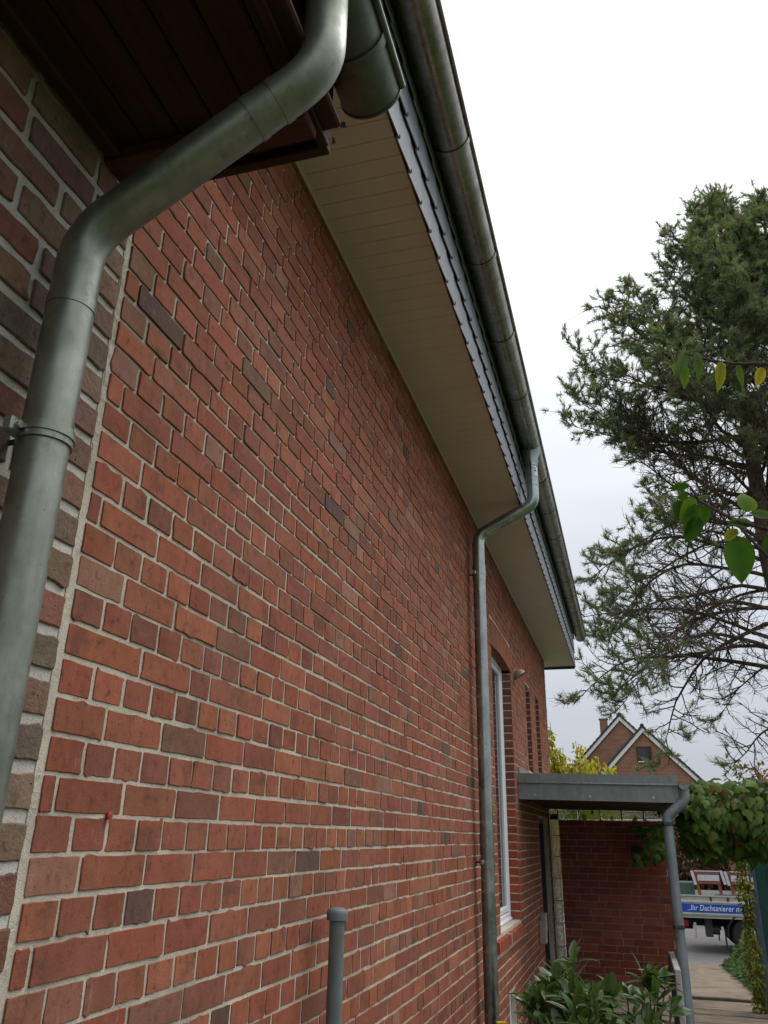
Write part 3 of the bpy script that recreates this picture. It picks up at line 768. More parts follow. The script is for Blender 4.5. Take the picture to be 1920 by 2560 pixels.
gutter('rain_gutter', 'small grey gutter at the right edge of the porch canopy', M['pipe_blue'], 1.622, .508, .044, 8.74, 12.2, [9.4, 10.2, 11.0], bead=.006)
pipe('downpipe', 'blue grey downpipe with bend at the right corner of the porch canopy', M['pipe_blue'],
     [(1.622, 8.80, .47), (1.622, 8.80, .37), (1.437, 8.80, .215), (1.437, 8.80, -1.72)], .10, .048, [((1.437, 8.80, -.22), (1.437, 8.80, -.205))], [(1.437, 8.80, .150), (1.437, 8.80, -.745)], sleeve_r=.002, clip_mat=M['dark_metal'])
pw = thing('porch_wall', 'dark red brick porch wall framed by glass blocks', 'wall', (.8, 12.1, -1.8))
PY = 12.0
pb = MB(); pb.add([(.135, PY + .008, -1.95), (1.52, PY + .008, -1.95), (1.52, PY + .008, .235), (.135, PY + .008, .235)], [(0, 1, 2, 3)])
pb.box(.135, 1.52, PY + .03, PY + .24, -1.95, .235)
pb.add([(1.52, PY + .008, -1.95), (1.52, PY + .24, -1.95), (1.52, PY + .24, .235), (1.52, PY + .008, .235)], [(0, 1, 2, 3)])
pwall = pb.build('wall', M['mortar_porch'], pw, recalc=False)
pbr = []; z = -1.93; k = 0
while z < .235 - .03:
    x = .138 - (.125 if k % 2 else .03) * (1 + .3 * math.sin(k * 2.3)); zt = min(z + .0835, .236)
    while x < 1.51:
        L = .25 if rng.random() > .13 else .125
        a, b = max(x, .138), min(x + L, 1.522)
        if b - a > .04: pbr.append((a + .005, b - .005, z + .005, zt - .005, rng.gauss(0, .0012), .02, pick(PAL_PORCH), {}))
        x += L
    z += .0835; k += 1
lay(pbr, lambda u, w, d: (u, PY - d, w), pwall, M['brick_porch'])
def glass_block(x0, x1, z0, z1):
    m = MB(); m.box(x0, x1, PY - .004, PY + .08, z0, z1, bev=.012)
    g = m.build('glass_block', M['glass_block'], pwall, smooth=False)
    f_ = MB(); b = .012
    f_.box(x0 + b, x0 + b + .008, PY - .010, PY - .003, z0 + b, z1 - b); f_.box(x1 - b - .008, x1 - b, PY - .010, PY - .003, z0 + b, z1 - b)
    f_.box(x0 + b + .008, x1 - b - .008, PY - .010, PY - .003, z0 + b, z0 + b + .008); f_.box(x0 + b + .008, x1 - b - .008, PY - .010, PY - .003, z1 - b - .008, z1 - b)
    for v in f_.v: pass
    m2_ = f_
    me = m2_.build('rim', M['glass_block'], pwall)
    me.parent = g; me.location = (0, 0, 0)
z = -1.83; i = 0
while z < .10: glass_block(.012, .122, z, z + .252); z += .2685
x = .012; glass_block(.012, .122, .245, .365)
for i in range(5): glass_block(.137 + i * .283, .137 + i * .283 + .270, .247, .365)
for q in range(9):
    z = -1.83 - .0165 + q * .2685; MB().box(.0, .134, PY + .004, PY + .078, z + .001, z + .0155).build('block_joint', M['mortar_porch'], pwall)
for q in range(6):
    x = .1225 + q * .283; MB().box(x + .0005, x + .014, PY + .004, PY + .078, .24, .37).build('block_joint', M['dark_metal'], pwall)
MB().box(.0, .0118, PY + .002, PY + .08, -1.9, .37).build('block_joint', M['dark_metal'], pwall)

# ------------------------------------------------------------------ leaves
def leaf_mesh(name, outline, tint, fold=.25, droop=.25, mat=None, wave=.0):
    """outline: half widths along the midrib [(t, w)], unit length along +Y, up +Z"""
    m = MB(); n = len(outline)
    for (t, w) in outline:
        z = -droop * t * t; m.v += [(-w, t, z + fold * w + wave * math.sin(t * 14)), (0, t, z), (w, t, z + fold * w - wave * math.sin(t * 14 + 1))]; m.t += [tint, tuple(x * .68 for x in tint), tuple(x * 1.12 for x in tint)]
    for i in range(n - 1):
        a = i * 3
        m.f += [(a, a + 1, a + 4, a + 3), (a + 1, a + 2, a + 5, a + 4)]
    me = bpy.data.meshes.new(name); me.from_pydata(m.v, [], m.f)
    at = me.attributes.new('tint', 'FLOAT_COLOR', 'POINT'); aa = np.ones((len(m.v), 4), dtype=np.float32); aa[:, :3] = np.array(m.t); at.data.foreach_set('color', aa.ravel())
    me.materials.append(mat); me.polygons.foreach_set('use_smooth', [True] * len(me.polygons)); return me
def fan_leaf(name, rim, tint, mat, cup=.3, droop=.45):
    m = MB(); m.v = [(0, .32, .03)]
    for (x, y) in rim: m.v.append((x, y, -cup * abs(x) * 1.2 - droop * max(0, y - .2) ** 2 + .02 * math.sin(9 * x + 5 * y)))
    n = len(rim); m.f = [(0, 1 + i, 1 + (i + 1) % n) for i in range(n)]
    me = bpy.data.meshes.new(name); me.from_pydata(m.v, [], m.f)
    at = me.attributes.new('tint', 'FLOAT_COLOR', 'POINT'); aa = np.ones((len(m.v), 4), dtype=np.float32); aa[:, :3] = tint; at.data.foreach_set('color', aa.ravel())
    me.materials.append(mat); me.polygons.foreach_set('use_smooth', [True] * n); return me
def orient(pos, d, nrm, s):
    d = Vector(d).normalized(); nrm = Vector(nrm); nrm = (nrm - d * nrm.dot(d))
    if nrm.length < 1e-4: nrm = d.orthogonal()
    nrm.normalize(); x = d.cross(nrm)
    return Matrix.Translation(pos) @ Matrix((x, d, nrm)).transposed().to_4x4() @ Matrix.Scale(s, 4)
def place_leaf(me, mw, parent, name='leaf'):
    o = bpy.data.objects.new(name, me); col.objects.link(o); o.parent = parent
    loc = Vector(parent.location) if parent.type == 'EMPTY' else Vector()
    o.matrix_basis = Matrix.Translation(-loc) @ mw
    return o
def bake(meshes_mats, name, parent, mat):
    """join many placed leaves into one mesh"""
    V, F, T = [], [], []; off = 0; cache = {}
    for me, mw in meshes_mats:
        if me.name not in cache:
            v = np.array([p.co[:] for p in me.vertices]); a = np.zeros(len(me.vertices) * 4, dtype=np.float32); me.attributes['tint'].data.foreach_get('color', a)
            cache[me.name] = (v, [tuple(p.vertices) for p in me.polygons], a.reshape(-1, 4))
        v, f, a = cache[me.name]; w = np.array(mw)
        V.append(v @ w[:3, :3].T + w[:3, 3]); F += [tuple(i + off for i in q) for q in f]; T.append(a); off += len(v)
    me = bpy.data.meshes.new(name); me.from_pydata(np.concatenate(V).tolist(), [], F)
    at = me.attributes.new('tint', 'FLOAT_COLOR', 'POINT'); at.data.foreach_set('color', np.concatenate(T).ravel())
    me.materials.append(mat); me.polygons.foreach_set('use_smooth', [True] * len(me.polygons))
    return link(name, me, parent)
def var(c, k=.2): q = rng.uniform(1 - k, 1 + k); return tuple(x * q * rng.uniform(.9, 1.1) for x in c)

# rhododendron in the bed
LANC = [(0, .006), (.12, .06), (.3, .14), (.5, .19), (.7, .175), (.87, .10), (1, .004)]
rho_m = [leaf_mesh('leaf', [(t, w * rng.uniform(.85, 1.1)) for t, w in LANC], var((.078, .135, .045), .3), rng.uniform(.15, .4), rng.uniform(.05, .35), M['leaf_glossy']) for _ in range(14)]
rho = thing('rhododendron', 'leafy green rhododendron bush in the bed before the porch', 'bush', (.85, 5.3, -1.66))
tips = []
spots = [(.72, 5.15, -.61, .85), (.62, 5.4, -.86, 1), (.92, 5.3, -.78, .9), (.80, 5.0, -.79, .9), (1.08, 5.5, -.83, .8)]
for _ in range(270):
    u = rng.uniform(.30, 1.28); y = rng.uniform(4.6, 6.0)
    top = -.88 + .12 * math.sin(u * 7 + y * 3) - .25 * max(0, u - 1.1) - (.14 if u < .5 else 0)
    spots.append((u, y, top - rng.uniform(-.05, .42), rng.uniform(.75, 1.05)))
rs = MB(); rl = []
for (x, y, z, s) in spots:
    b = Vector((x * .6 + .33, 5.3 + (y - 5.3) * .5, -1.66)); tip = Vector((x, y, z)); mid = b.lerp(tip, .55) + Vector((rng.uniform(-.06, .06), rng.uniform(-.06, .06), -.03))
    rs.tube([b, mid, tip], [.012, .008, .004], 5)
    axis = (tip - mid).normalized(); n = rng.randint(6, 9); ph = rng.uniform(0, 6.28)
    for kk in range(n):
        a = ph + kk * 2.4; tilt = rng.uniform(.15, .95) if kk > 1 else rng.uniform(.9, 1.4)
        d = Vector((math.cos(a) * math.cos(tilt), math.sin(a) * math.cos(tilt), math.sin(tilt) - .08))
        rl.append((rng.choice(rho_m), orient(tip - axis * rng.uniform(0, .05), d, Vector((0, 0, 1)) + d * -.2 + Vector((rng.uniform(-.3, .3),) * 3), rng.uniform(.10, .17) * s), tip.z - .25 * tip.y))
rs.build('stem', M['stem'], rho)
rl.sort(key=lambda q: -q[2])
for q in rl[:300]: place_leaf(q[0], q[1], rho)
stuff(bake([(a, b) for a, b, _ in rl[300:]], 'foliage', rho, M['leaf_glossy']))

# climbing plant over the path
IVY = [(.0, .02), (.10, -.06), (.26, -.02), (.42, .10), (.50, .30), (.40, .44), (.26, .50), (.22, .64), (.12, .84), (0, 1.0), (-.12, .84), (-.22, .64), (-.26, .50), (-.40, .44), (-.50, .30), (-.42, .10), (-.26, -.02), (-.10, -.06)]
ivy_cols = [(.060, .122, .016)] * 6 + [(.095, .165, .022)] * 5 + [(.042, .090, .014)] * 3 + [(.14, .16, .03), (.12, .075, .03)]
ivy_m = [fan_leaf('leaf', [(x * rng.uniform(.8, 1.1), y * rng.uniform(.9, 1.08)) for x, y in IVY], var(c, .15), M['leaf']) for c in ivy_cols]
ivy = thing('climbing_vine', 'dense green maple-leaved vine hanging over the path beside the canopy', 'vine', (2.5, 9.4, .3))
MB().tube([(1.58, 9.5, .33), (2.3, 9.5, .34), (3.3, 9.5, .30), (3.3, 9.5, -1.7)], .04, 8).build('arch_bar', M['dark_metal'], ivy)
stv = MB()
for _ in range(26):
    a = Vector((rng.uniform(1.7, 3.3), rng.uniform(9.1, 9.8), rng.uniform(.1, .4))); stv.tube([a, a + Vector((rng.uniform(-.3, .3), rng.uniform(-.3, .2), rng.uniform(-.25, .2))), a + Vector((rng.uniform(-.4, .4), rng.uniform(-.4, .2), rng.uniform(-.5, .1)))], [.012, .008, .004], 5)
for i in range(6):
    stv.tube([(3.3 + .05 * math.sin(i), 9.5 + .05 * math.cos(i), -1.7), (3.27 + .06 * math.sin(i * 2), 9.45, -.7), (3.1, 9.4, .2)], [.02, .015, .008], 5)
stv.build('stem', M['cherry_bark'], ivy)
def ivy_surf(u, a):
    x = 1.60 + u * 2.0; r_ = (.275 + .06 * math.sin(u * 9 + 1) + .05 * math.sin(u * 23)) * (min(1, .50 + u * 3.2)) * (1 if u < .85 else .85)
    cz = .165 + .07 * math.sin(u * 5 + .5) - .06 * u; ry = r_ * 1.6
    return Vector((x, 9.45 + ry * math.cos(a), cz + r_ * 1.05 * math.sin(a))), Vector((0, math.cos(a), math.sin(a)))
items = []
for i in range(3000):
    u = rng.random(); a = rng.uniform(R(60), R(300)) if rng.random() < .72 else rng.uniform(0, 6.28)
    p, n = ivy_surf(u, a); p += n * rng.uniform(-.16, .06) + Vector((rng.uniform(-.05, .05), 0, rng.uniform(-.05, .04)))
    nn = (n + Vector((rng.uniform(-.5, .5), -.35 + rng.uniform(-.3, .3), .55 + rng.uniform(-.3, .3)))).normalized()
    d = Vector((rng.uniform(-.5, .5), -.45, -1)) - nn * nn.dot(Vector((0, -.3, -1)))
    items.append((rng.choice(ivy_m), orient(p, d, nn, rng.uniform(.075, .145)), p, n))
for i in range(150):                    # shoots reaching over the top, brownish, and under the canopy
    t = rng.random()
    if t < .4: p = Vector((rng.uniform(1.7, 2.6), rng.uniform(9, 9.8), .45 + rng.uniform(0, .16)))
    elif t < .75: p = Vector((rng.uniform(1.10, 1.52), rng.uniform(11.5, 11.95), rng.uniform(-.25, .20)))
    else: p = Vector((rng.uniform(1.6, 1.9), rng.uniform(9, 9.6), rng.uniform(-.10, .15)))
    items.append((rng.choice(ivy_m[-9:] if t < .4 else ivy_m), orient(p, (rng.uniform(-.6, .6), -.5, rng.uniform(-1, .1)), (rng.uniform(-.4, .4), -.6, .6), rng.uniform(.10, .17)), p, Vector((0, -1, 0))))
for i in range(9):                     # tendrils hanging behind the glass block row
    p = Vector((rng.uniform(.15, 1.5), rng.uniform(12.10, 12.22), rng.uniform(.24, .40))); items.append((rng.choice(ivy_m[:6]), orient(p, (rng.uniform(-.8, .8), .1, -1), (rng.uniform(-.4, .4), -1, .2), rng.uniform(.05, .10)), p, Vector((0, 1, 0))))
def vis(it):
    q = proj(it[2])
    if not q or not (0 < q[0] < 1920 and 0 < q[1] < 2560): return -9
    return it[3].dot((CPOS - it[2]).normalized()) + (.6 if it[1].to_scale().x > .115 else 0)
items.sort(key=vis, reverse=True)
for it in items[:300]: place_leaf(it[0], it[1], ivy)
stuff(bake([(a, b) for a, b, _, _ in items[300:]], 'foliage', ivy, M['leaf']))

# gate with its post and the golden creeper on it
gate = thing('garden_gate', 'dark green garden gate panel with blue grey post at the right edge', 'gate', (2.8, 11, -1.8))
MB().box(2.355, 2.425, 10.97, 11.04, -1.86, .10, bev=.006).build('post', M['gate_blue'], gate)
for i in range(8): MB().box(2.428 + i * .118, 2.428 + i * .118 + .114, 10.995, 11.02, -1.80, -.06, bev=.004).build('board', M['gate_green'], gate)
MB().box(2.43, 3.37, 11.021, 11.05, -1.5, -1.4).build('rail', M['gate_green'], gate)
MB().box(2.43, 3.37, 11.021, 11.05, -.4, -.3).build('rail', M['gate_green'], gate)
MB().box(2.366, 2.392, 10.966, 10.9695, -.50, -.38).build('sticker', M['white'], gate)
MB().box(2.368, 2.390, 10.962, 10.9655, -.46, -.425).build('sticker_print', M['lamp_red'], gate)
OVAL = [(0, .02), (.2, .2), (.45, .28), (.7, .22), (1, .01)]
cre_m = [leaf_mesh('leaf', OVAL, var(c, .2), .2, .3, M['leaf']) for c in [(.36, .34, .04), (.30, .32, .045), (.16, .22, .04), (.42, .33, .035), (.20, .25, .045)] for _ in range(2)]
cre = thing('creeper', 'golden yellow creeper growing up beside the gate post', 'creeper', (2.30, 10.98, -1.8))
cs = MB()
for i in range(5): cs.tube([(2.30 + .03 * math.sin(i * 2), 10.95 + .03 * math.cos(i * 3), -1.86), (2.31 + .04 * math.sin(i), 10.94, -1.0), (2.29 + .03 * math.cos(i), 10.95, -.1)], .006, 5)
cs.build('stem', M['stem'], cre)
its = []
for _ in range(1300):
    z = rng.uniform(-1.8, .0); a = rng.uniform(0, 6.28); r_ = rng.uniform(.02, .07) * (1 + .3 * math.sin(z * 9))
    p = Vector((2.28 + r_ * math.cos(a), 10.94 + r_ * math.sin(a), z)); its.append((rng.choice(cre_m), orient(p, (math.cos(a), math.sin(a) - .4, rng.uniform(-1, .2)), (math.cos(a), math.sin(a) - .5, .6), rng.uniform(.03, .06))))
stuff(bake(its, 'foliage', cre, M['leaf']))
# low evergreen ground cover along the right of the path
gc_m = [leaf_mesh('leaf', OVAL, var(c, .25), .25, .3, M['leaf']) for c in [(.06, .12, .03), (.085, .155, .045), (.04, .09, .022), (.16, .18, .045)] for _ in range(3)]
its = []
for _ in range(8000):
    y = rng.uniform(9.0, 17.2); x = 2.46 + abs(rng.gauss(0, .42)) ; x = min(x, 4.0)
    hgt = (.12 + .62 * min(1, (x - 2.42) / .45)) * (.7 + .45 * mnoise.noise((x * 2, y * 2, 1))) * (1.0 if y > 9.6 else .6)
    p = Vector((x + rng.uniform(-.03, .03), y, gz(y) + hgt * rng.uniform(.5, 1.05)))
    its.append((rng.choice(gc_m), orient(p, (rng.uniform(-1, .4), rng.uniform(-1, .3), rng.uniform(-.4, .6)), (-.4 + rng.uniform(-.5, .5), -.5 + rng.uniform(-.4, .4), .9), rng.uniform(.05, .10))))
gco = bake(its, 'ground_cover', None, M['leaf']); stuff(gco); tag(gco, 'glossy evergreen ground cover edging the right side of the path', 'ground cover')

# yellow shrub behind the canopy
def shrub(name, label, base, stems, cols, leaf, n_leaf, out_, size, cat='shrub', mat='leaf', twigr=.012, droop=.3):
    t = thing(name, label, cat, base); ms = [leaf_mesh('leaf', leaf, var(c, .2), .2, .3, M[mat]) for c in cols for _ in range(2)]
    tw = MB(); its = []
    for (x, y, z, spread) in stems:
        b = Vector(base) + Vector((rng.uniform(-.15, .15), rng.uniform(-.15, .15), 0)); tip = Vector((x, y, z)); mid = b.lerp(tip, .6) + Vector((rng.uniform(-.15, .15), rng.uniform(-.15, .15), .1))
        tw.tube([b, b.lerp(mid, .5), mid, tip], [twigr * 2, twigr * 1.6, twigr, twigr * .35], 5)
        nb_ = 7
        for q in range(nb_):
            s = mid.lerp(tip, q / nb_) if q else b.lerp(mid, .8); e_ = s + Vector((rng.gauss(0, spread), rng.gauss(0, spread), rng.uniform(.0, spread * 1.2)))
            tw.tube([s, s.lerp(e_, .5) + Vector((0, 0, .03)), e_], [twigr * .5, twigr * .4, twigr * .2], 4)
            for w in range(n_leaf):
                p = s.lerp(e_, rng.random()) + Vector((rng.gauss(0, out_), rng.gauss(0, out_), rng.gauss(0, out_)))
                its.append((rng.choice(ms), orient(p, (rng.uniform(-1, 1), rng.uniform(-1, 1), rng.uniform(-1, .3) - droop), (rng.uniform(-.5, .5), rng.uniform(-.8, .2), .8), rng.uniform(*size))))
    tw.build('stem', M['twig'], t); stuff(bake(its, 'foliage', t, M[mat])); return t
YC = [(.62, .56, .06), (.54, .54, .06), (.38, .44, .06), (.68, .56, .07), (.36, .26, .07)]
st_ = [(-.15, 15, 1.95, .12), (-.25, 15.1, 1.6, .16), (-.1, 14.9, 1.35, .2), (.05, 15, 1.5, .14), (.2, 15, 1.3, .2), (.27, 15.1, 1.62, .09), (.5, 15, 1.38, .12), (.55, 15, 1.15, .18), (.82, 15, 1.22, .10), (.7, 15.1, 1.0, .2), (-.4, 15.2, 1.8, .2), (-.3, 15, 1.2, .25), (.3, 15, 1.0, .25), (.0, 15, 1.0, .25), (.5, 14.9, .8, .25), (.9, 15.1, .85, .2)]
shrub('yellow_shrub', 'yellow green leafy shrub rising behind the porch canopy', (.25, 15, gz(15)), st_, YC, OVAL, 42, .06, (.06, .11))
# far greenery across the street
BR = [(.10, .06, .03), (.14, .085, .04), (.07, .06, .025), (.17, .12, .05)]
GRN = [(.05, .10, .03), (.07, .13, .04), (.04, .08, .025), (.10, .14, .05)]
st_ = [(2.0 + i * .42, 26.6 + .4 * math.sin(i * 3), rng.uniform(-.3, .9), .45) for i in range(5)] + [(1.8 + i * .4, 26.3, rng.uniform(-1.5, -.8), .4) for i in range(6)]
shrub('brown_shrub', 'brown autumn shrub across the street above the truck rear', (2.9, 26.6, -2.14), st_, BR, OVAL, 60, .14, (.10, .18), twigr=.02)
st_ = [(3.8 + i * .5, 26.9 + .4 * math.sin(i * 3), rng.uniform(-.1, .9), .5) for i in range(9)] + [(3.5 + i * .42, 26.5, rng.uniform(-1.5, -.7), .45) for i in range(11)]
shrub('green_shrub', 'dark green shrub across the street behind the truck load', (5.6, 26.9, -2.14), st_, GRN, OVAL, 60, .15, (.10, .18), twigr=.02)
AUT = [(.24, .13, .05), (.20, .10, .045), (.28, .17, .06), (.15, .10, .04)]
st_ = [(4.2 + rng.uniform(0, 4.5), 31 + rng.uniform(-1.2, 1.2), 1.2 + rng.uniform(-1.2, 1.5), .6) for i in range(26)]
shrub('autumn_tree', 'rusty orange tree behind the vine at the right edge', (6.4, 31, -2.14), st_, AUT, OVAL, 46, .18, (.10, .20), 'tree', twigr=.04)
# yellow flower at the very bottom
fl_ = thing('yellow_flower', 'small yellow flower at the bottom edge beside the rhododendron', 'flower', (.33, 5.0, -1.66))
MB().tube([(.33, 5.0, -1.66), (.335, 5.0, -1.2), (.335, 5.0, -.925)], .004, 6).build('stem', M['stem'], fl_)
pm = leaf_mesh('petal', OVAL, (.70, .52, .02), .1, .2, M['leaf'])
for k in range(11):
    a = k * .571; place_leaf(pm, orient(Vector((.335, 5.0, -.925)), (math.cos(a), math.sin(a), .35), (0, 0, 1), .034), fl_, 'petal')

# ------------------------------------------------------------------ cherry branches reaching in from the right
ch = thing('cherry_tree', 'cherry branches with green and yellowing leaves reaching in at right', 'tree', (2.75, 2.4, -1.68))
MB().tube([(2.75, 2.4, -1.75), (2.72, 2.38, -.3), (2.70, 2.3, .9), (2.78, 2.25, 2.4), (2.7, 2.2, 3.0)], [.07, .055, .05, .035, .015], 10).build('trunk', M['cherry_bark'], ch, smooth=True)
br_ = MB()
br_.tube([(2.70, 2.3, .55), (2.52, 2.16, .66), (2.36, 2.10, .65), (2.2, 2.0, .71), (2.02, 1.87, .66), (1.88, 1.85, .66), (1.75, 1.78, .60), (1.55, 1.72, .585), (1.424, 1.7, .598), (1.361, 1.7, .626), (1.302, 1.7, .674), (1.285, 1.7, .712)], [.018, .016, .015, .013, .011, .010, .009, .006, .0045, .0036, .003, .002], 8)
br_.tube([(1.62, 1.75, .52), (1.50, 1.72, .53), (1.415, 1.7, .541), (1.387, 1.7, .582), (1.361, 1.7, .626)], [.008, .005, .004, .003, .0025], 7)
br_.tube([(1.75, 1.78, .60), (1.62, 1.75, .52)], [.009, .008], 7)
br_.tube([(2.71, 2.3, .95), (2.5, 2.17, 1.05), (2.33, 2.11, 1.03), (2.2, 2.0, 1.08), (2.0, 1.92, 1.03), (1.86, 1.80, 1.04), (1.75, 1.76, 1.0), (1.6, 1.74, 1.01), (1.482, 1.7, .987), (1.41, 1.7, 1.0), (1.363, 1.7, 1.017), (1.315, 1.7, 1.043)], [.016, .014, .012, .011, .009, .0075, .006, .004, .0042, .0034, .003, .002], 8)
br_.build('branch', M['cherry_bark'], ch, smooth=True)
CL = [(1.316, 1.043, 1.293, 0.987, 0.022, 'p'), (1.313, 1.023, 1.303, 0.960, 0.019, 'b'), (1.336, 1.037, 1.342, 0.974, 0.019, 'p'), (1.287, 1.015, 1.284, 0.983, 0.008, 'b'), (1.385, 1.004, 1.373, 0.932, 0.022, 'y'), (1.422, 1.004, 1.425, 0.953, 0.013, 'p'), (1.472, 0.984, 1.450, 0.935, 0.022, 'Y'),
      (1.285, 0.715, 1.248, 0.708, 0.016, 'd'), (1.280, 0.700, 1.259, 0.691, 0.016, 'd'), (1.264, 0.683, 1.247, 0.644, 0.026, 'd'), (1.292, 0.683, 1.258, 0.638, 0.026, 'b'), (1.290, 0.665, 1.262, 0.600, 0.026, 'g'), (1.294, 0.639, 1.265, 0.585, 0.031, 'd'), (1.310, 0.668, 1.305, 0.626, 0.024, 'g'), (1.324, 0.690, 1.298, 0.687, 0.009, 'p'),
      (1.387, 0.636, 1.394, 0.680, 0.040, 'b'), (1.400, 0.615, 1.347, 0.619, 0.019, 'p'), (1.368, 0.610, 1.342, 0.581, 0.022, 'y'), (1.366, 0.593, 1.359, 0.493, 0.053, 'g'), (1.395, 0.637, 1.436, 0.616, 0.019, 'p'), (1.432, 0.587, 1.414, 0.550, 0.026, 'd')]
CC = dict(p=(.085, .155, .045), b=(.13, .24, .012), y=(.25, .27, .02), Y=(.42, .34, .02), d=(.035, .095, .012), g=(.050, .135, .008))
for (x0, z0, x1, z1, w, c) in CL:
    L = math.hypot(x1 - x0, z1 - z0) * 1.06; hw = w * 1.12 / 2 / L
    ol = [(0, .004), (.06, hw * .35), (.16, hw * .72), (.3, hw * .97), (.45, hw), (.6, hw * .92), (.75, hw * .68), (.88, hw * .36), (.96, hw * .12), (1, .003)]
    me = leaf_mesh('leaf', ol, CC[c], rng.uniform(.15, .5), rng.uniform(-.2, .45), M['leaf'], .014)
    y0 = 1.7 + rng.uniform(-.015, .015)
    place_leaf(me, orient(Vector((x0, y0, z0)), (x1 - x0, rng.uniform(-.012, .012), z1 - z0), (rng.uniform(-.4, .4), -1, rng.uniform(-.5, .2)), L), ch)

for q in range(46):                      # more leaves along the boughs nearer the trunk
    up = q % 2; f = rng.random(); x = 1.56 + 1.0 * f; y = 1.74 + .45 * f; z = (1.02 if up else .64) + rng.uniform(-.03, .03)
    c = CC[rng.choice('pbydggd')]; hw = rng.uniform(.2, .28); L = rng.uniform(.06, .10)
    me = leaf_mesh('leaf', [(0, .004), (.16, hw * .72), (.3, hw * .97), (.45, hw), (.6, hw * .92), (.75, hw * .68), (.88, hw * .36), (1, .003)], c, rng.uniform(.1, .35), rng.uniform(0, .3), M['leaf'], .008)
    place_leaf(me, orient(Vector((x, y, z)), (rng.uniform(-.6, .6), rng.uniform(-.6, .6), rng.uniform(-1, -.2)), (rng.uniform(-.6, .6), -1, rng.uniform(-.2, .6)), L), ch)
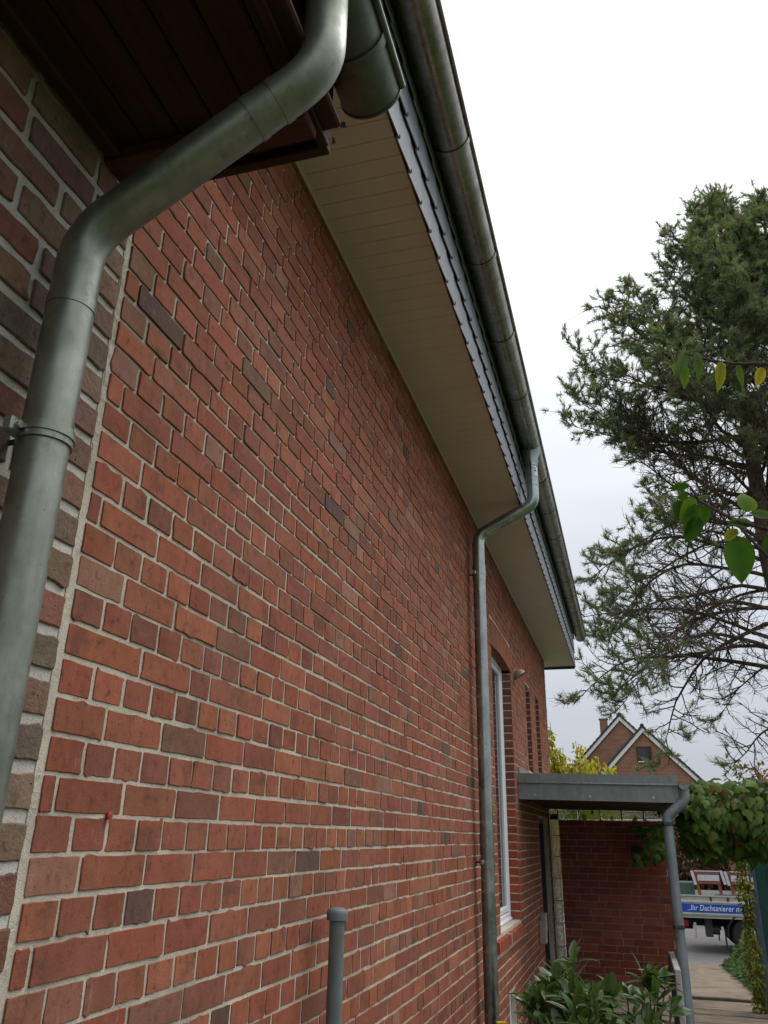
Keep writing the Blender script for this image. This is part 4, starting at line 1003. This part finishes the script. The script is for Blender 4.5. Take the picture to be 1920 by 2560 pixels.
# ------------------------------------------------------------------ pine
def pine():
    t = thing('pine_tree', 'tall dark pine with bare lower twigs against the sky at right', 'tree', (5.75, 22, -2.14))
    lead1 = [Vector(p) for p in ((5.75, 22, -2.2), (5.6, 22, 1), (5.4, 22, 4), (5.2, 22, 7), (5.22, 22, 11), (5.35, 22, 15), (5.45, 22, 19.0))]
    lead2 = [Vector(p) for p in ((5.2, 22, 7), (5.7, 22.2, 9.5), (6.4, 22.3, 13), (6.85, 22.3, 19.0))]
    tr = MB(); tr.tube(lead1, [.34, .30, .27, .24, .17, .10, .03], 12); tr.tube(lead2, [.17, .15, .11, .03], 10); tr.build('trunk', M['bark'], t, smooth=True)
    def at(lead, z):
        for a, b in zip(lead[:-1], lead[1:]):
            if a.z <= z <= b.z: return a.lerp(b, (z - a.z) / (b.z - a.z))
        return lead[-1]
    def reach(z):   # horizontal reach by height
        pts = [(1.5, 5.2), (4, 5.8), (6, 5.6), (8, 5.7), (10, 5.8), (12, 5.5), (13.8, 4.8), (15, 3.5), (16.2, 2.9), (17, 2.4), (18.2, 1.6), (19.2, .35)]
        for (a, ra), (b, rb) in zip(pts[:-1], pts[1:]):
            if z <= b: return ra + (rb - ra) * max(0, (z - a)) / (b - a)
        return .3
    limbs = []; twigs = []; tufts = []
    def limb(lead, z, az, L, lower):
        p = at(lead, z).copy(); dr = Vector((math.cos(az), math.sin(az), rng.uniform(.05, .35) if not lower else rng.uniform(.20, .55)))
        n = 12; pts = [p.copy()]; d = dr.normalized()
        for i in range(n):
            d = (d + Vector((rng.gauss(0, .11), rng.gauss(0, .11), (-.095 if lower else .075) + rng.gauss(0, .12)))).normalized()
            p = p + d * (L / n); pts.append(p.copy())
        limbs.append((pts, .012 + L * .0088))
        return pts
    def grow(pts, L, dens, bare, tscale):
        n = len(pts) - 1; ns_ = int(7 + L * 4.6)
        for i in range(ns_):
            f = .18 + .82 * (i + rng.random()) / ns_; k = min(n - 1, int(f * n)); s = pts[k].lerp(pts[k + 1], f * n - k)
            dm = (pts[k + 1] - pts[k]).normalized()
            side = Vector((rng.gauss(0, 1), rng.gauss(0, 1), rng.gauss(.25, .7))); side = (side - dm * side.dot(dm)).normalized()
            d = (dm * rng.uniform(.4, 1.0) + side).normalized(); l2 = (.35 + .26 * L * (1.1 - f)) * rng.uniform(.6, 1.2) * tscale
            q = s.copy(); sub = [q.copy()]; m_ = 5
            for j in range(m_):
                d = (d + Vector((rng.gauss(0, .24), rng.gauss(0, .24), rng.gauss(.05, .22)))).normalized(); q = q + d * (l2 / m_); sub.append(q.copy())
            twigs.append((sub, .016 + .006 * l2))
            for j in range(int(5 + l2 * 7.5)):
                g = rng.uniform(.2, 1); kk = min(m_ - 1, int(g * m_)); s3 = sub[kk].lerp(sub[kk + 1], g * m_ - kk)
                d3 = (sub[kk + 1] - sub[kk]).normalized() + Vector((rng.gauss(0, .75), rng.gauss(0, .75), rng.gauss(.1, .6))); d3.normalize()
                l3 = rng.uniform(.14, .42); e1 = s3 + d3 * l3 * .5 + Vector((rng.gauss(0, .03), rng.gauss(0, .03), rng.gauss(0, .03))); e2 = e1 + (d3 + Vector((rng.gauss(0, .4), rng.gauss(0, .4), rng.gauss(.15, .4)))) * l3 * .5
                twigs.append(([s3, e1, e2], .0085))
                if rng.random() < dens * .56 * (1 if f > bare else .05): tufts.append((e2, (e2 - e1).normalized()))
            if rng.random() < dens * (1.2 if f > bare else .06): tufts.append((sub[-1], d.copy()))
        if bare < .95: tufts.append((pts[-1], (pts[-1] - pts[-2]).normalized()))
    z = 2.9; az = 0
    while z < 18.9:
        low = z < 7.5; az += 2.4 + rng.uniform(-.4, .4)
        L = reach(z + (0 if low else 1.0)) * rng.uniform(.72, 1.02)
        if math.cos(az) > .3 and z > 7: L *= .75
        if z < 4.6 and math.cos(az) < -.3: L *= .72
        pts = limb(lead1, z, az, L, low)
        if z < 6: grow(pts, L, .30, .72, 1.05)
        elif z < 10: grow(pts, L, .55, .66, 1.0)
        elif z < 12.5: grow(pts, L, .8, .42, .9)
        else: grow(pts, L, 1.0, .05, .85)
        z += .40 if low else (.20 if z < 12 else .135)
    for zz, aa, LL in ((3.9, 3.05, 6.0), (4.7, 3.3, 5.6), (5.6, 3.05, 5.3), (6.8, 3.2, 5.6), (8.3, 3.1, 5.9), (9.6, 3.25, 5.7), (10.6, 3.0, 5.5), (11.6, 3.2, 5.4), (12.4, 3.1, 5.0), (7.4, 2.95, 5.2), (6.4, 3.35, 5.4), (5.2, 2.9, 5.5), (4.4, 3.15, 5.2), (7.9, 3.3, 5.0), (7.1, 3.6, 4.6), (8.8, 2.8, 4.8), (4.3, 3.6, 5.8), (6.0, 2.7, 5.3)):
        pts = limb(lead1, zz, aa, LL, zz < 7.5)
        grow(pts, LL, .36 if zz < 6 else .75, .72 if zz < 6 else (.64 if zz < 9 else .45), 1.0)
    z = 8.5
    while z < 18.9:
        az += 2.4 + rng.uniform(-.4, .4); L = reach(z + .6) * .55 * rng.uniform(.7, 1.05)
        pts = limb(lead2, z, az, L, False); grow(pts, L, .9, .1 if z > 11 else .5, .85); z += .22
    for pts, r in limbs: MB().tube(pts, [max(.010, r * (1 - .9 * i / (len(pts) - 1))) for i in range(len(pts))], 6, cap=False).build('limb', M['bark'], t, smooth=True, recalc=False)
    tb = MB()
    for pts, r in twigs: tb.tube(pts, [r * (1 - .6 * i / (len(pts) - 1)) for i in range(len(pts))], 3, cap=False)
    stuff(tb.build('twig', M['twig'], t, recalc=False))
    # needle tufts as slim blades
    N = len(tufts); per = 40
    base = np.array([p[:] for p, _ in tufts]); dr = np.array([d[:] for _, d in tufts])
    base = np.repeat(base, per, 0); dr = np.repeat(dr, per, 0); n_ = len(base)
    back = nrg.uniform(0, .22, (n_, 1)); org = base - dr * back + nrg.normal(0, .008, (n_, 3))
    d = dr * nrg.uniform(.3, 1.2, (n_, 1)) + np.array([[0, 0, .25]]) + nrg.normal(0, .55, (n_, 3)); d /= np.linalg.norm(d, axis=1, keepdims=True)
    ln = nrg.uniform(.085, .15, (n_, 1)); sd_ = np.cross(d, nrg.normal(0, 1, (n_, 3))); sd_ /= np.linalg.norm(sd_, axis=1, keepdims=True)
    w = .0075
    V = np.stack([org - sd_ * w, org + sd_ * w, org + d * ln + sd_ * w * .5, org + d * ln - sd_ * w * .5], 1).reshape(-1, 3)
    me = bpy.data.meshes.new('crown'); me.vertices.add(len(V)); me.vertices.foreach_set('co', V.ravel().astype(np.float32))
    me.loops.add(n_ * 4); me.loops.foreach_set('vertex_index', np.arange(n_ * 4, dtype=np.int32))
    me.polygons.add(n_); me.polygons.foreach_set('loop_start', np.arange(0, n_ * 4, 4, dtype=np.int32)); me.update()
    tt = np.repeat(nrg.uniform(.7, 1.3, (N, 1)), per * 4, 0) * np.array([[.205, .240, .145]]) * np.repeat(nrg.uniform(.85, 1.15, (N, 3)), per * 4, 0)
    a = np.ones((len(V), 4), dtype=np.float32); a[:, :3] = tt
    at_ = me.attributes.new('tint', 'FLOAT_COLOR', 'POINT'); at_.data.foreach_set('color', a.ravel())
    me.materials.append(M['needle']); stuff(link('crown', me, t))
    print('pine', len(limbs), len(twigs), N)
pine()

# ------------------------------------------------------------------ house across the street
fh = thing('brick_house', 'far brick house with two gables and white verge boards', 'house', (2.2, 58, -2.14))
def gable(yf, xa, za, half, eave, depth, wname):
    sl = 1.03
    m = MB(); hb = half - .35
    m.prism([(xa - hb, -2.2), (xa + hb, -2.2), (xa + hb, za - .25 - hb * sl), (xa, za - .25), (xa - hb, za - .25 - hb * sl)], 1, yf, yf + depth)
    wl = m.build('wall', M['brickfar'], fh)
    for s in (-1, 1):
        a = Vector((xa, 0, za)); b = Vector((xa + s * half, 0, za - half * sl)); nrm = Vector((s * sl, 0, 1)).normalized()
        def quad(o0, o1, y0, y1, mat, name, par):
            mm = MB(); P4 = [a + nrm * 0 + Vector((0, 0, o0)), b + Vector((0, 0, o0)), b + Vector((0, 0, o1)), a + Vector((0, 0, o1))]
            mm.prism([(p.x, p.z) for p in P4], 1, y0, y1); return mm.build(name, mat, par)
        quad(-.36, -.06, yf - .14, yf - .10, M['white_trim'], 'verge_board', fh)
        rr = quad(-.058, .06, yf - .18, yf + depth, M['roof'], 'roof', fh)
        nt_ = int(half * 1.43 / .34)
        for i in range(nt_):                 # verge tiles as small steps along the edge
            p0 = a.lerp(b, i / nt_); p1 = a.lerp(b, (i + .97) / nt_)
            mm = MB(); mm.prism([(p0.x, p0.z + .061), (p1.x, p1.z + .061), (p1.x, p1.z + .15), (p0.x, p0.z + .105)], 1, yf - .2, yf + .14); mm.build('verge_tile', M['roof'], rr)
    mm = MB(); mm.tube([(xa, yf - .2, za + .06), (xa, yf + depth, za + .06)], .13, 8); mm.build('ridge', M['roof'], fh)
    return wl
w_ = gable(55, 2.28, 6.72, 6.2, 0, 4.6, 'front'); gable(59, .93, 8.0, 7.0, 0, 8, 'rear')
wf = MB(); 
for (x0, x1, z0, z1) in ((1.80, 1.886, 4.60, 5.50), (2.61, 2.70, 4.60, 5.50), (1.886, 2.61, 5.41, 5.50), (1.886, 2.61, 4.60, 4.676)): wf.box(x0, x1, 54.93, 55.06, z0, z1)
wi = wf.build('window', M['wood_mid'], fh)
MB().box(1.887, 2.609, 54.985, 54.995, 4.677, 5.409).build('pane', M['glass'], wi)
MB().box(1.84, 2.66, 54.86, 54.99, 4.545, 4.598).build('sill', M['white_trim'], wi)
MB().box(1.80, 2.70, 54.97, 55.05, 4.34, 4.544).build('soldier_course', M['brickfar'], wi)
MB().box(1.72, 2.78, 54.975, 55.05, 5.502, 5.74).build('lintel', M['brickfar'], wi)
cm = MB().box(-.50, .06, 62, 62.6, 5.5, 8.15, bev=.02).build('chimney', M['brickfar'], fh)
MB().box(-.56, .12, 61.94, 62.66, 8.15, 8.23).build('chimney_cap', M['concrete'], cm)

# ------------------------------------------------------------------ roofers' truck on the street
TY, SZ = 19.0, -2.075
tk = thing('flatbed_truck', 'flatbed truck with silver drop sides and blue lettered banner on the street', 'truck', (3.6, 20, SZ))
m = MB()
m.box(1.90, 5.25, TY + .02, TY + 1.98, -1.43, -1.385); bedf = m.build('bed', M['alu'], tk)
def board(name, x0, x1, y, parent=tk):
    prof = [(-1.385, .0), (-1.36, -.012), (-1.345, -.012), (-1.335, .0), (-1.16, .0), (-1.15, -.012), (-1.125, -.012), (-1.11, .004), (-1.045, .004), (-1.035, -.016), (-1.012, -.016), (-1.012, .03), (-1.385, .03)]
    mm = MB(); mm.prism([(y + d, z) for z, d in prof], 0, x0, x1); return mm.build(name, M['alu'], parent)
sb1 = board('side_board', 1.90, 5.25, TY)
mm = MB(); mm.box(1.90, 5.25, TY + 1.95, TY + 1.98, -1.384, -1.012); mm.build('side_board', M['alu'], tk)
MB().box(1.872, 1.899, TY + .0, TY + 1.98, -1.384, -1.012).build('tail_board', M['alu'], tk)
MB().box(5.252, 5.29, TY, TY + 1.98, -1.384, -.5).build('head_board', M['alu'], tk)
for x in (2.48, 2.80): MB().box(x, x + .035, TY - .026, TY + .002, -1.105, -1.04, bev=.006).build('lashing_point', M['rubber'], sb1)
bn = MB().box(1.93, 5.2, TY - .0085, TY - .001, -1.325, -1.172).build('banner', M['blue_banner'], sb1)
def text_mesh(body, size, shear, mat, parent, mw, name='lettering'):
    cu = bpy.data.curves.new('lettering', 'FONT'); cu.body = body; cu.size = size; cu.shear = shear; cu.extrude = .0012; cu.space_character = 1.08; cu.offset = .0
    ob = bpy.data.objects.new('lettering', cu); col.objects.link(ob); bpy.context.view_layer.update()
    me = bpy.data.meshes.new_from_object(ob.evaluated_get(bpy.context.evaluated_depsgraph_get())); bpy.data.objects.remove(ob)
    me.transform(mw); me.materials.clear(); me.materials.append(mat); return link(name, me, parent)
text_mesh('..Ihr Dachsanierer mit', .150, .22, M['letter'], bn, Matrix.Translation((2.03, TY - .0105, -1.292)) @ Matrix.Rotation(R(90), 4, 'X') @ Matrix.Diagonal((.73, 1, 1, 1)))
for y in (TY + .45, TY + 1.45): MB().box(1.95, 7.0, y, y + .09, -1.60, -1.435).build('chassis_rail', M['rubber'], tk)
MB().box(1.92, 2.02, TY + .25, TY + 1.75, -1.64, -1.56).build('rear_beam', M['rubber'], tk)
MB().box(1.94, 2.03, TY + .14, TY + .18, -1.60, -1.48, bev=.01).build('tail_lamp', M['lamp_red'], tk)
MB().box(2.12, 2.17, TY + .08, TY + .10, -1.80, -1.52).build('number_bracket', M['alu'], tk)
tw_ = MB(); tw_.tube([(2.15, TY + 1, -1.68), (1.86, TY + 1, -1.68), (1.82, TY + 1, -1.64)], .035, 8); tw_.tube([(1.82, TY + 1, -1.66), (1.82, TY + 1, -1.58)], .03, 8); tw_.build('tow_hitch', M['rubber'], tk)
MB().tube([(2.45, TY + .35, -1.66), (2.62, TY + .35, -1.66)], .085, 12).build('exhaust', M['dark_metal'], tk)
MB().box(2.35, 2.48, TY + .2, TY + .5, -1.78, -1.44).build('spare_box', M['dark_metal'], tk)
def wheel(x, y):
    prof = [(.19, -.11), (.30, -.115), (.335, -.09), (.34, -.04), (.34, .04), (.335, .09), (.30, .115), (.19, .11)]
    mm = MB(); n = 28
    for (r_, w) in prof:
        for k in range(n): a = 2 * math.pi * k / n; mm.v.append((x + r_ * math.cos(a), y + w, SZ + .34 + r_ * math.sin(a)))
    for i in range(len(prof)):
        for k in range(n): i2 = (i + 1) % len(prof); mm.f.append((i * n + k, i * n + (k + 1) % n, i2 * n + (k + 1) % n, i2 * n + k))
    w_ = mm.build('wheel', M['rubber'], tk, smooth=True)
    MB().tube([(x, y - .085, SZ + .34), (x, y - .04, SZ + .34), (x, y + .06, SZ + .34)], [.10, .188, .188], 24).build('rim', M['alu'], w_)
for x in (3.16, 6.15):
    for y in (TY + .17, TY + 1.80): wheel(x, y)
for y in (TY + .02, TY + 1.66):
    a0 = MB(); n = 14; pts = []
    for k in range(n + 1): a = R(-8 + 196 * k / n); pts.append((3.16 + .43 * math.cos(a), SZ + .36 + .42 * math.sin(a)))
    inner = [(3.16 + (x - 3.16) * .94, SZ + .36 + (z - SZ - .36) * .94) for x, z in pts]
    a0.prism(pts + inner[::-1], 1, y, y + .30); a0.build('mudguard', M['rubber'], tk)
    MB().box(2.70, 2.712, y + .03, y + .27, -1.99, -1.62).build('mud_flap', M['rubber'], tk)
cb = MB(); cb.prism([(5.45, -1.62), (7.35, -1.62), (7.45, -1.2), (7.30, -.95), (6.85, -.15), (6.6, -.02), (5.5, -.02)], 1, TY + .05, TY + 1.93)
cab = cb.build('cab', M['white'], tk)
for y in (TY + .044, TY + 1.932): MB().prism([(5.7, -.85), (6.95, -.85), (6.62, -.18), (5.7, -.18)], 1, y, y + .006).build('side_window', M['glass'], cab)
# load: two steel frames
for i, x0 in enumerate((2.22, 2.87)):
    t = thing('roof_frame', ('red framed silver panel standing on the truck bed above the rear end' if i == 0 else 'red framed silver panel on the truck bed beside the yellow creeper'), 'frame', (x0 + .3, TY + .5, -1.38), 'frames on the truck bed')
    yb_ = TY + .45
    def slant(xa, xb, wdt, z0, z1, y0, y1, mat, name):
        mm = MB(); mm.prism([(xa, z0), (xa + wdt, z0), (xb + wdt, z1), (xb, z1)], 1, y0, y1); return mm.build(name, mat, t)
    slant(x0 + .13, x0 + .03, .06, -1.38, -.60, yb_, yb_ + .05, M['orange'], 'post'); slant(x0 + .52, x0 + .47, .06, -1.38, -.60, yb_, yb_ + .05, M['orange'], 'post')
    slant(x0 + .02, x0 - .03, .055, -.84, -.575, yb_ - .02, yb_ - .002, M['pale_panel'], 'side_plate'); slant(x0 + .60, x0 + .54, .055, -.82, -.56, yb_ - .02, yb_ - .002, M['pale_panel'], 'side_plate')
    MB().box(x0 + .06, x0 + .52, yb_ - .012, yb_ - .001, -.635, -.59).build('top_bar', M['orange'], t)
    MB().box(x0 + .10, x0 + .52, yb_ - .008, yb_ + .0, -.76, -.645).build('panel', M['pale_panel'], t)
    MB().box(x0 + .09, x0 + .54, yb_ - .014, yb_ - .001, -.82, -.77).build('lower_bar', M['orange'], t)
    MB().box(x0 + .05, x0 + .54, yb_ - .012, yb_ - .002, -.586, -.566).build('edge_strip', M['pale_panel'], t)
bx = MB().box(1.93, 2.25, TY + .6, TY + 1.1, -1.383, -.80, bev=.02); bxo = bx.build('crate', M['box_green']); tag(bxo, 'green crate on the truck bed behind the canopy downpipe', 'crate')
tool = MB().box(2.6, 3.3, TY + .15, TY + .42, -1.383, -1.0, bev=.02).build('tool_box', M['dark_metal']); tag(tool, 'dark low box behind the side board of the truck', 'box')

# ------------------------------------------------------------------ lift everything to real ground level
for o in list(sc.objects):
    if o.parent is None and o is not cam: o.location.z += H
bpy.context.view_layer.update()
print('objects', len(sc.objects), 'tris', sum(len(m.loops) - 2 * len(m.polygons) for m in bpy.data.meshes))
